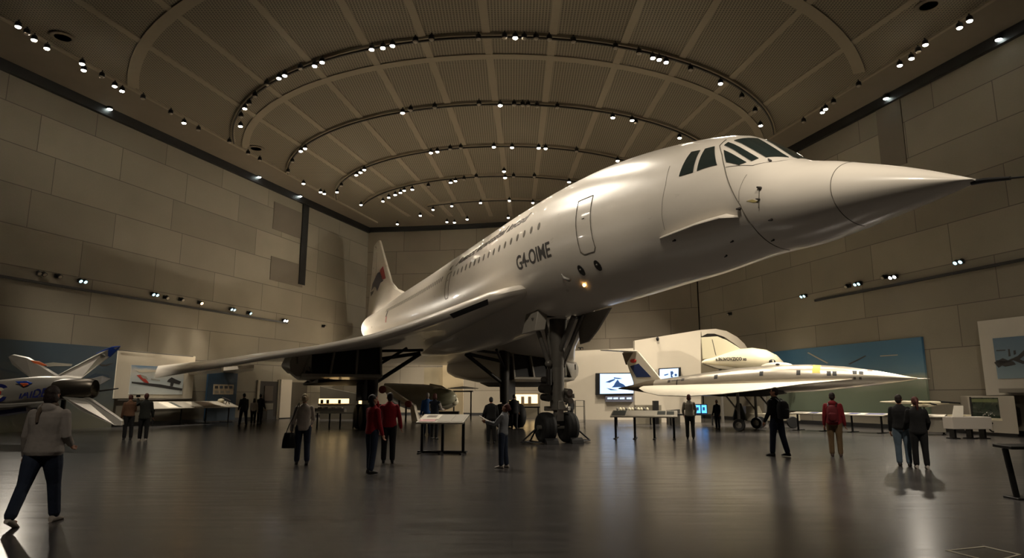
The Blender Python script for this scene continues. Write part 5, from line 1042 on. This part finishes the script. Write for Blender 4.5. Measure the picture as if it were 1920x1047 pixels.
# ================================================================ visitors
SKIN = mat('skin', (176, 124, 96), .55); SKD = mat('skin_shade', (120, 78, 58), .6); EYE_M = mat('eye_dark', (24, 18, 16), .3)
def cloth(name, rgb): return mat(name, rgb, .9, noise=.22, nscale=9, bump=.5)
def Rx(a): return M.Rotation(a, 3, 'X')
def vox(o, v, it=3):
    m = o.modifiers.new('remesh', 'REMESH'); m.mode = 'VOXEL'; m.voxel_size = v; m.use_smooth_shade = True
    s = o.modifiers.new('smooth', 'SMOOTH'); s.factor = .5; s.iterations = it
def person(x, y, ytop, yaw, label, top, bottom, shoe, hair, hairstyle='short', arms=((8, 8, 15, 0), (8, 8, 15, 0)), legs=((3, 4), (-3, 4)), lean=0, look=(0, 0), fat=1.0, sleeve=1, skirt_hem=.9, v=.012, hood=False, pockets=None, pos=None, skin=SKIN, sleeves_m=None, hgt=None):
    P = atz(x, y) if pos is None else V(pos); yaw = yaw+math.degrees(math.atan2(-P.x, P.y)); zt = aty(x, ytop, P.y).z; h = hgt or zt; k = h/1.75
    root = empty('person', P, label, 'person', None, R(yaw)); root['pose_note'] = 'standing'; del root['pose_note']
    # joints in the local frame: x to the right, y forward, z up
    HIP = .93; hips = []
    for sd, (a, kn) in zip((-1, 1), legs):
        a, kn = R(a), R(kn); hp = V((sd*.1, 0, HIP)); kp = hp+V((sd*.012, sin(a), -cos(a)))*.44; an = kp+V((sd*.01, sin(a-kn), -cos(a-kn)))*.42
        hips.append((hp, kp, an, a-kn))
    drop = min(an.z for _, _, an, _ in hips)-.085
    L = Rx(-R(lean)); pv = V((0, 0, .98))
    def T(p): return L @ (V(p)-pv)+pv
    def Z(p): p = V(p); return V((p.x, p.y, p.z-drop))*k
    arm = []
    for sd, (a, o, e, i) in zip((-1, 1), arms):
        a, o, e, i = R(a), R(o), R(e), R(i); sh = V((sd*.175*(1+(fat-1)*.5), 0, 1.395))
        u = V((sd*sin(o), sin(a)*cos(o), -cos(a)*cos(o))); el = sh+u*.29; f = V((sd*(sin(o)*.6-sin(i)), sin(a+e)*cos(i), -cos(a+e)*cos(i))).normalized(); wr_ = el+f*.26
        arm.append((T(sh), T(el), T(wr_), (L @ f).normalized(), sd))
    hd = Rx(-R(look[0])) ; hz = M.Rotation(R(look[1]), 3, 'Z') @ hd; nb = T((0, -.005, 1.50)); hc = nb+ (L @ (hz @ V((0, .02, .135))))
    HR = L @ hz
    def Hh(p): return hc+HR @ V(p)
    def chain(mb, pts, rad, flat=1.0, ref=None, seg=12): mb.tube([Z(p) for p in pts], [r*k for r in rad], seg, flat, ref, dome=True)
    def E_(mb, c, r, rot=None): mb.ell(Z(c), tuple(q*k for q in r), rot, 16, 10)
    def ringz(z, rx, ry, cy=0, n=20, tt=True):
        return [Z(T((rx*cos(a), cy+ry*sin(a), z)) if tt else (rx*cos(a), cy+ry*sin(a), z)) for a in (2*pi*j/n for j in range(n))]
    # body (one continuous surface)
    b = MB()
    b.loft([ringz(z, rx*.93*(fat if z < 1.4 else 1), ry*.92*fat) for z, rx, ry in ((.86, .10, .08), (.92, .16, .11), (1.0, .155, .105), (1.1, .135, .095), (1.22, .15, .105), (1.34, .165, .105), (1.41, .14, .09), (1.46, .085, .065), (1.49, .05, .05))])
    for hp, kp, an, sh in hips: chain(b, [hp, hp*.5+kp*.5, kp, kp*.6+an*.4, an], [.078, .066, .052, .052, .036])
    for s_, e_, w_, f, sd in arm:
        chain(b, [s_, s_*.5+e_*.5, e_, e_*.6+w_*.4, w_], [.05, .042, .036, .037, .025])
        side = f.cross(V((sd, .2, .1))).normalized(); nrm = f.cross(side).normalized(); side = nrm.cross(f)
        pm = w_+f*.085; chain(b, [w_, w_+f*.04, pm], [.026, .036, .036], .5, tuple(nrm))
        for q, ln in enumerate((.068, .078, .072, .056)):
            o_ = side*(-.027+.018*q); a0 = pm+o_; a1 = a0+f*ln*.45-nrm*sd*.006; a2 = a1+f*ln*.35-nrm*sd*.018; a3 = a2+f*ln*.2-nrm*sd*.02
            chain(b, [a0-f*.015, a1, a2, a3], [.0095, .009, .0085, .0078], 1, None, 8)
        t0 = w_+f*.03-side*.03; chain(b, [t0, t0-side*.02+f*.028, t0-side*.022+f*.055], [.012, .011, .009], 1, None, 8)
    chain(b, [nb-V((0, 0, .06)), nb+V((0, .005, .02)), Hh((0, -.015, -.06))], [.06, .052, .052])
    E_(b, Hh((0, -.012, .02)), (.073, .092, .098), HR); E_(b, Hh((0, .018, -.045)), (.055, .066, .068), HR); E_(b, Hh((0, .066, -.092)), (.024, .02, .018), HR)
    b.tube([Z(Hh((0, .075, .02))), Z(Hh((0, .105, -.022))), Z(Hh((0, .085, -.032)))], [.009*k, .015*k, .012*k], 8)
    for q in (-1, 1): E_(b, Hh((q*.076, -.01, -.012)), (.012, .022, .034), HR); E_(b, Hh((q*.028, .076, .022)), (.02, .012, .008), HR)
    E_(b, Hh((0, .083, -.056)), (.024, .01, .008), HR)
    for hp, kp, an, sh in hips:
        fw = V((0, 1, 0)); chain(b, [an+V((0, -.03, -.045)), an+V((0, .06, -.055)), an+V((0, .13, -.065))], [.03, .032, .022], .8)
    bo = b.build('body', skin, root); vox(bo, v)
    for q in (-1, 1): MB().ell(Z(Hh((q*.028, .077, .005))), (.013*k, .008*k, .009*k), None, 8, 6).build('eye', EYE_M, root)
    # trousers
    t = MB(); t.loft([ringz(z, rx*(fat*.5+.5), ry*fat, 0) for z, rx, ry in ((.84, .13, .10), (.90, .178, .128), (.98, .175, .122), (1.04, .155, .112))])
    for hp, kp, an, sh in hips: chain(t, [hp+V((0, 0, -.02)), hp*.55+kp*.45, kp, kp*.5+an*.5, an+(kp-an)*.07], [.104*(fat*.6+.4), .096*(fat*.6+.4), .08, .074, .07])
    vox(t.build('trousers', bottom, root), v)
    # top
    hem = skirt_hem; tt = MB()
    tt.loft([ringz(z, rx*fat, ry*fat) for z, rx, ry in ((hem-.02, .165, .125), (hem+.03, .185, .138), (1.04, .168, .125), (1.14, .162, .122), (1.26, .176, .128), (1.35, .182, .124), (1.41, .165, .108), (1.455, .12, .088), (1.49, .078, .07), (1.52, .06, .06))])
    for s_, e_, w_, f, sd in arm:
        if sleeve >= 1: chain(tt, [s_, s_*.5+e_*.5, e_, e_*.5+w_*.5, w_], [.066, .064, .057, .053, .044])
        else: chain(tt, [s_, s_*.5+e_*.5, e_], [.066, .064, .056])
    if hood: E_(tt, T((0, -.07, 1.46)), (.12, .08, .075)); E_(tt, T((0, -.02, 1.5)), (.085, .08, .04))
    tp_ = tt.build('jacket' if hood else 'top', top, root); vox(tp_, v)
    if sleeves_m:
        for s_, e_, w_, f, sd in arm:
            m2 = MB(); chain(m2, [s_+(e_-s_)*.15, s_*.5+e_*.5, e_, e_*.5+w_*.5, w_], [.073, .065, .058, .054, .044]); vox(m2.build('sleeve', sleeves_m, root), v)
    # shoes
    for hp, kp, an, sh in hips:
        s = MB(); lift = max(0, min(.6, -sh*.9)) if an.z-drop > .1 else 0
        Q = M.Rotation(-lift, 3, 'X'); c = an+V((0, 0, -.085))
        rr = []
        for yy, w_, h_ in ((-.075, .028, .05), (-.06, .038, .085), (0, .042, .095), (.07, .044, .07), (.13, .046, .05), (.175, .036, .036), (.195, .02, .02)):
            rr.append([Z(c+Q @ V((w_*cos(a), yy, max(0, h_*(.5+.5*sin(a)))))) for a in (2*pi*j/14 for j in range(14))])
        so = s.loft(rr).build('shoe', shoe, root)
    # hair
    hm = MB(); E_(hm, Hh((0, -.024, .034)), (.083, .097, .1), HR); E_(hm, Hh((0, -.05, -.01)), (.076, .07, .085), HR)
    if hairstyle == 'long': E_(hm, Hh((0, -.05, -.09)), (.085, .055, .13), HR); E_(hm, Hh((0, -.055, -.16)), (.08, .045, .1), HR)
    if hairstyle == 'bob': E_(hm, Hh((0, -.03, -.04)), (.094, .085, .09), HR)
    if hairstyle == 'pony': hm.tube([Z(Hh(p)) for p in ((0, -.1, .03), (0, -.15, -.02), (0, -.14, -.14), (0, -.1, -.26))], [q*k for q in (.03, .035, .03, .012)], 10)
    if hairstyle == 'bun': E_(hm, Hh((0, -.12, .02)), (.045, .045, .045), HR)
    if hairstyle == 'curly':
        for q in range(26):
            a = q*2.4; zz = -.06+.17*(q/25); E_(hm, Hh((.085*cos(a)*(1-.3*abs(zz)/.1), -.03+.08*sin(a) if sin(a) < .3 else -.02, zz)), (.035, .035, .035), HR)
    ho = hm.build('hair' if hairstyle != 'cap' else 'cap', hair, root); vox(ho, v, 2)
    if hairstyle == 'cap':
        bl = MB(); bl.loft([[Z(Hh((.07*cos(a), yy+.02, .055+.01*sin(a)))) for a in (2*pi*j/10 for j in range(10))] for yy in (.05, .1)]); bl.build('cap_brim', hair, ho)
    def world(p): return M.Translation(P) @ M.Rotation(R(yaw), 4, 'Z') @ V(p)
    root_info = dict(P=P, k=k, Z=Z, world=world, T=T, hands=[Z(w_+f*.1) for s_, e_, w_, f, sd in arm], root=root, Hh=Hh, yaw=yaw)
    return root_info
def backpack(wearer, m, label, wide=1.0, dx=0.0):
    k = wearer["k"]; o = empty("backpack", wearer['world'](wearer["T"]((dx, -.22, 1.2))*k), label, 'backpack', None, R(wearer["yaw"]))
    b = MB(); b.loft([[V((rx*wide*k*abs(cos(a))**.6*(1 if cos(a) > 0 else -1), ry*k*abs(sin(a))**.6*(1 if sin(a) > 0 else -1), z*k)) for a in (2*pi*j/20 for j in range(20))] for z, rx, ry in ((-.26, .08, .05), (-.24, .15, .085), (-.05, .165, .105), (.12, .15, .095), (.2, .1, .06), (.22, .03, .03))])
    b.build('bag_body', m, o); MB().loft([[V((rx*k*cos(a), -.09*k+ry*k*sin(a), z*k)) for a in (2*pi*j/14 for j in range(14))] for z, rx, ry in ((-.2, .08, .03), (-.15, .11, .05), (-.02, .11, .05), (.02, .06, .02))]).build('front_pocket', m, o)
    for q in (-1, 1): MB().tube([V((q*.1, .02, .18))*k, V((q*.11, .12, .27))*k, V((q*.11, .24, .29))*k, V((q*.12, .375, .18))*k, V((q*.13, .37, .0))*k, V((q*.14, .22, -.16))*k, V((q*.12, .05, -.2))*k], .018*k, 8, .5).build('shoulder_strap', BLACKM, o)
GREY = cloth('knit_grey', (150, 142, 136)); JEAN = cloth('dark_denim', (32, 42, 62)); JEANL = cloth('light_denim', (92, 108, 122)); BLK = cloth('black_cloth', (20, 19, 20)); BRN = cloth('tan_jacket', (112, 80, 58))
OLV = cloth('dark_olive_cloth', (38, 40, 34)); RED = cloth('red_jersey', (150, 20, 34)); REDK = cloth('red_hooded_cloth', (128, 26, 34)); KHA = cloth('khaki_cloth', (110, 88, 60)); WHT_C = cloth('white_knit', (184, 174, 164)); BLU = cloth('blue_cloth', (50, 90, 146)); NAVY = cloth('navy_vest', (28, 32, 44)); GRYT = cloth('grey_jersey', (128, 130, 134))
LGJ = cloth('pale_grey_jacket', (150, 142, 128)); SLT = cloth('slate_jacket', (58, 64, 68))
SW = mat('white_shoe', (170, 160, 150), .6); SD = mat('dark_shoe', (24, 20, 18), .5); SBR = mat('brown_shoe', (56, 36, 26), .5)
HD = mat('dark_brown_hair', (38, 24, 20), .7, noise=.3, nscale=30, bump=.4); HB = mat('blonde_hair', (176, 156, 122), .7, noise=.3, nscale=30, bump=.4); HK = mat('black_hair', (18, 14, 13), .6, noise=.2, nscale=30); HR_ = mat('reddish_hair', (84, 42, 34), .7, noise=.3, nscale=30); HG = mat('grey_hair', (150, 144, 136), .8); CAPR = cloth('red_cap_cloth', (140, 36, 34))
pA = person(66, 984, 724, -30, 'large person in a pale grey sweater walking at the left edge, seen from behind', GREY, JEAN, SW, HD, 'bob', ((4, 12, 18, 0), (-4, 12, 70, 20)), ((-20, 8), (15, 3)), 3, (0, -8), 1.3, v=.009, skirt_hem=.88, hood=True)
sc = MB(); k = pA['k']; Z = pA['Z']; T = pA['T']
sc.tube([Z(T((.07*cos(a)+0*a, -.01+.085*sin(a), 1.5+.015*cos(2*a)))) for a in (2*pi*j/16 for j in range(17))], .028*k, 8); sc.tube([Z(T((-.03, -.1, 1.5))), Z(T((-.05, -.155, 1.4))), Z(T((-.045, -.165, 1.28)))], [.03*k, .026*k, .02*k], 8)
sc.build('scarf', cloth('taupe_scarf', (104, 90, 78)), pA['root'])
person(238, 825, 741, 8, 'person in a tan jacket standing left of the one with raised arms', BRN, BLK, SD, HR_, 'short', ((6, 8, 12, 0), (20, 6, 60, 20)), ((2, 3), (-4, 3)), 6, (18, -15), 1.08)
pC = person(267, 827, 739, -5, 'person in a dark green jacket raising a camera beside the tan jacket', OLV, BLK, SW, HR_, 'short', ((75, 22, 75, 8), (8, 10, 20, 0)), ((4, 3), (-4, 3)), 2, (-8, 10), 1.12, skirt_hem=.8)
p_ = pC['world'](pC['hands'][0]); cm = empty('camera', p_+V((0, .0, .03)), 'small black camera held up by the person in dark green', 'camera'); MB().box((0, 0, 0), (.14, .06, .09)).build('camera_body', BLACKM, cm, bevel=.01); MB().tube([(0, .03, 0), (0, .09, 0)], .03, 12).build('lens_barrel', BLACK, cm)
person(455, 799, 738, 20, 'tall person in a slate jacket near the blue panel', SLT, JEAN, SD, HK, 'short', ((10, 8, 30, 8), (8, 8, 12, 0)), ((16, 3), (-12, 6)), 3, (8, 10), 1.05, v=.015, skirt_hem=.82)
person(474, 796, 748, -10, 'short person in a white top between two dark figures by the doorway', WHT_C, BLK, SD, HK, 'long', v=.015)
person(486, 795, 740, -30, 'dark-clothed person nearest the doorway', BLK, BLK, SD, HK, 'bun', ((20, 8, 50, 10), (8, 8, 20, 0)), v=.015)
pD = person(565, 872, 740, 4, 'blonde person in a white knit sweater with a black shoulder bag, from behind', WHT_C, JEAN, SD, HB, 'bun', ((6, 13, 8, 0), (14, 12, 48, 12)), ((10, 3), (-8, 16)), 0, (0, -8), 1.0, v=.010, skirt_hem=.86)
hb = pD['world'](V((-.33, .0, .62))*pD['k']); bg = empty('shoulder_bag', hb, 'large black shoulder bag carried by the blonde person', 'bag')
MB().loft([[V((rx*cos(a), ry*sin(a), z)) for a in (2*pi*j/18 for j in range(18))] for z, rx, ry in ((-.2, .12, .05), (-.19, .17, .075), (0, .155, .08), (.15, .12, .06), (.17, .11, .04))]).build('bag_body', mat('black_leather', (16, 15, 15), .45), bg)
MB().tube([(-.08, 0, .15), (-.02, 0, .34), (.06, 0, .5), (.16, -.03, .78), (.2, -.02, .86), (.18, .1, .7), (.06, .06, .45), (.06, .0, .16)], .012, 8).build('bag_strap', BLACK, bg)
pE = person(695, 888, 742, -55, 'person in a red top and blue jeans with long dark hair, beside another in red', RED, JEAN, SD, HK, 'long', ((10, 8, 40, 5), (6, 8, 14, 0)), ((4, 3), (-3, 5)), 2, (-14, -10), 1.02, v=.010, skirt_hem=.88)
pF = person(727, 869, 738, 0, 'person in a red sweater and black trousers raising one hand beside the jeans wearer', RED, BLK, SD, HD, 'short', ((60, 20, 118, 4), (2, 16, 16, 0)), ((4, 3), (-4, 3)), 0, (-10, 12), 1.1, v=.011, skirt_hem=.9)
person(800, 820, 738, 10, 'person in a bright blue jacket standing behind the grey information stand', BLU, JEAN, SD, HG, 'short', v=.014, pos=(atz(800, 817).x, atz(800, 817).y, 0))
person(814, 824, 739, -25, 'person in a dark vest with white sleeves right of the blue jacket', NAVY, BLK, SD, HR_, 'bob', ((18, 10, 40, 10), (25, 10, 60, 10)), v=.013, sleeves_m=WHT_C)
pG = person(921, 832, 746, 12, 'person all in black half hidden behind the child with papers', BLK, BLK, SD, HK, 'short', ((14, 18, 50, 10), (10, 14, 40, 10)), ((3, 3), (-5, 3)), 4, (10, 0), 1.15, v=.014)
person(964, 806, 741, 5, 'broad person in black standing in front of the glowing showcase', BLK, BLK, SD, HK, 'short', fat=1.3, v=.015, skirt_hem=.8)
pH = person(943, 878, 758, 70, 'young person in grey jersey and jeans looking up with papers, in profile', GRYT, JEAN, SW, HR_, 'bun', ((38, 8, 62, 6), (34, 8, 58, 6)), ((2, 2), (-3, 3)), -4, (-22, 0), 1.05, v=.009)
p_ = pH['world'](pH['hands'][0]*.5+pH['hands'][1]*.5); pg = empty('paper_sheets', p_+V((-.03, 0, .06)), 'pale sheets of paper held by the young person in grey', 'papers')
MB().box((0, 0, 0), (.28, .34, .006), M.Rotation(R(25), 3, 'Y')).build('sheet', mat('paper', (188, 180, 166), .7), pg, smooth=False); MB().box((-.02, .02, .012), (.26, .3, .005), M.Rotation(R(32), 3, 'Y')).build('sheet', MATS['paper'], pg, smooth=False)
person(1070, 794, 742, 15, 'distant person in black with a red cap right of the nose gear strut', BLK, BLK, SD, CAPR, 'cap', ((40, 10, 60, 0), (8, 8, 10, 0)), v=.017)
person(1295, 824, 741, 3, 'person in a pale grey jacket facing the silver jet, seen from behind', LGJ, OLV, SD, HR_, 'bob', ((12, 14, 38, 15), (10, 14, 34, 15)), ((3, 2), (-3, 2)), 2, (0, 0), 1.05, v=.012)
person(1346, 805, 751, 150, 'small distant visitor in a dark open jacket beside the cyan screen', NAVY, JEAN, SD, HG, 'short', v=.015)
pI = person(1461, 856, 728, 52, 'tall man in a dark jacket with a black backpack walking in front of the jet', BLK, JEAN, SD, HD, 'short', ((10, 8, 22, 0), (8, 8, 20, 0)), ((9, 3), (-9, 7)), 2, (-6, 32), 1.05, v=.011, skirt_hem=.86)
backpack(pI, mat('black_nylon', (18, 18, 20), .7), 'black backpack on the man in the dark jacket', 1.1)
pJ = person(1569, 857, 738, -4, 'person in a red hooded jacket and khaki trousers, seen from behind', REDK, KHA, SBR, HD, 'short', ((4, 10, 16, 0), (4, 10, 16, 0)), ((2, 2), (-2, 2)), 0, (4, 0), 1.14, v=.011, skirt_hem=.88, hood=True)
backpack(pJ, mat('dark_red_nylon', (104, 22, 30), .8), 'dark red backpack on the person in the red hooded jacket', .9)
person(1697, 875, 742, -6, 'person in a black top and pale blue jeans, left of the couple', BLK, JEANL, SD, HD, 'short', ((4, 9, 14, 0), (12, 10, 30, 0)), ((2, 2), (-2, 2)), 0, (0, -10), 1.14, v=.011)
person(1729, 879, 746, 10, 'person all in black with a ponytail, right of the couple', BLK, BLK, SW, HR_, 'pony', ((14, 10, 40, 0), (10, 14, 40, 10)), ((2, 2), (-3, 2)), 1, (6, 8), 1.1, v=.011, skirt_hem=.84)
person(1786, 815, 742, 160, 'distant visitor in black behind the white display box', BLK, BLK, SD, HK, 'short', v=.015, pos=(atz(1786, 806).x-.2, 29.3, 0))
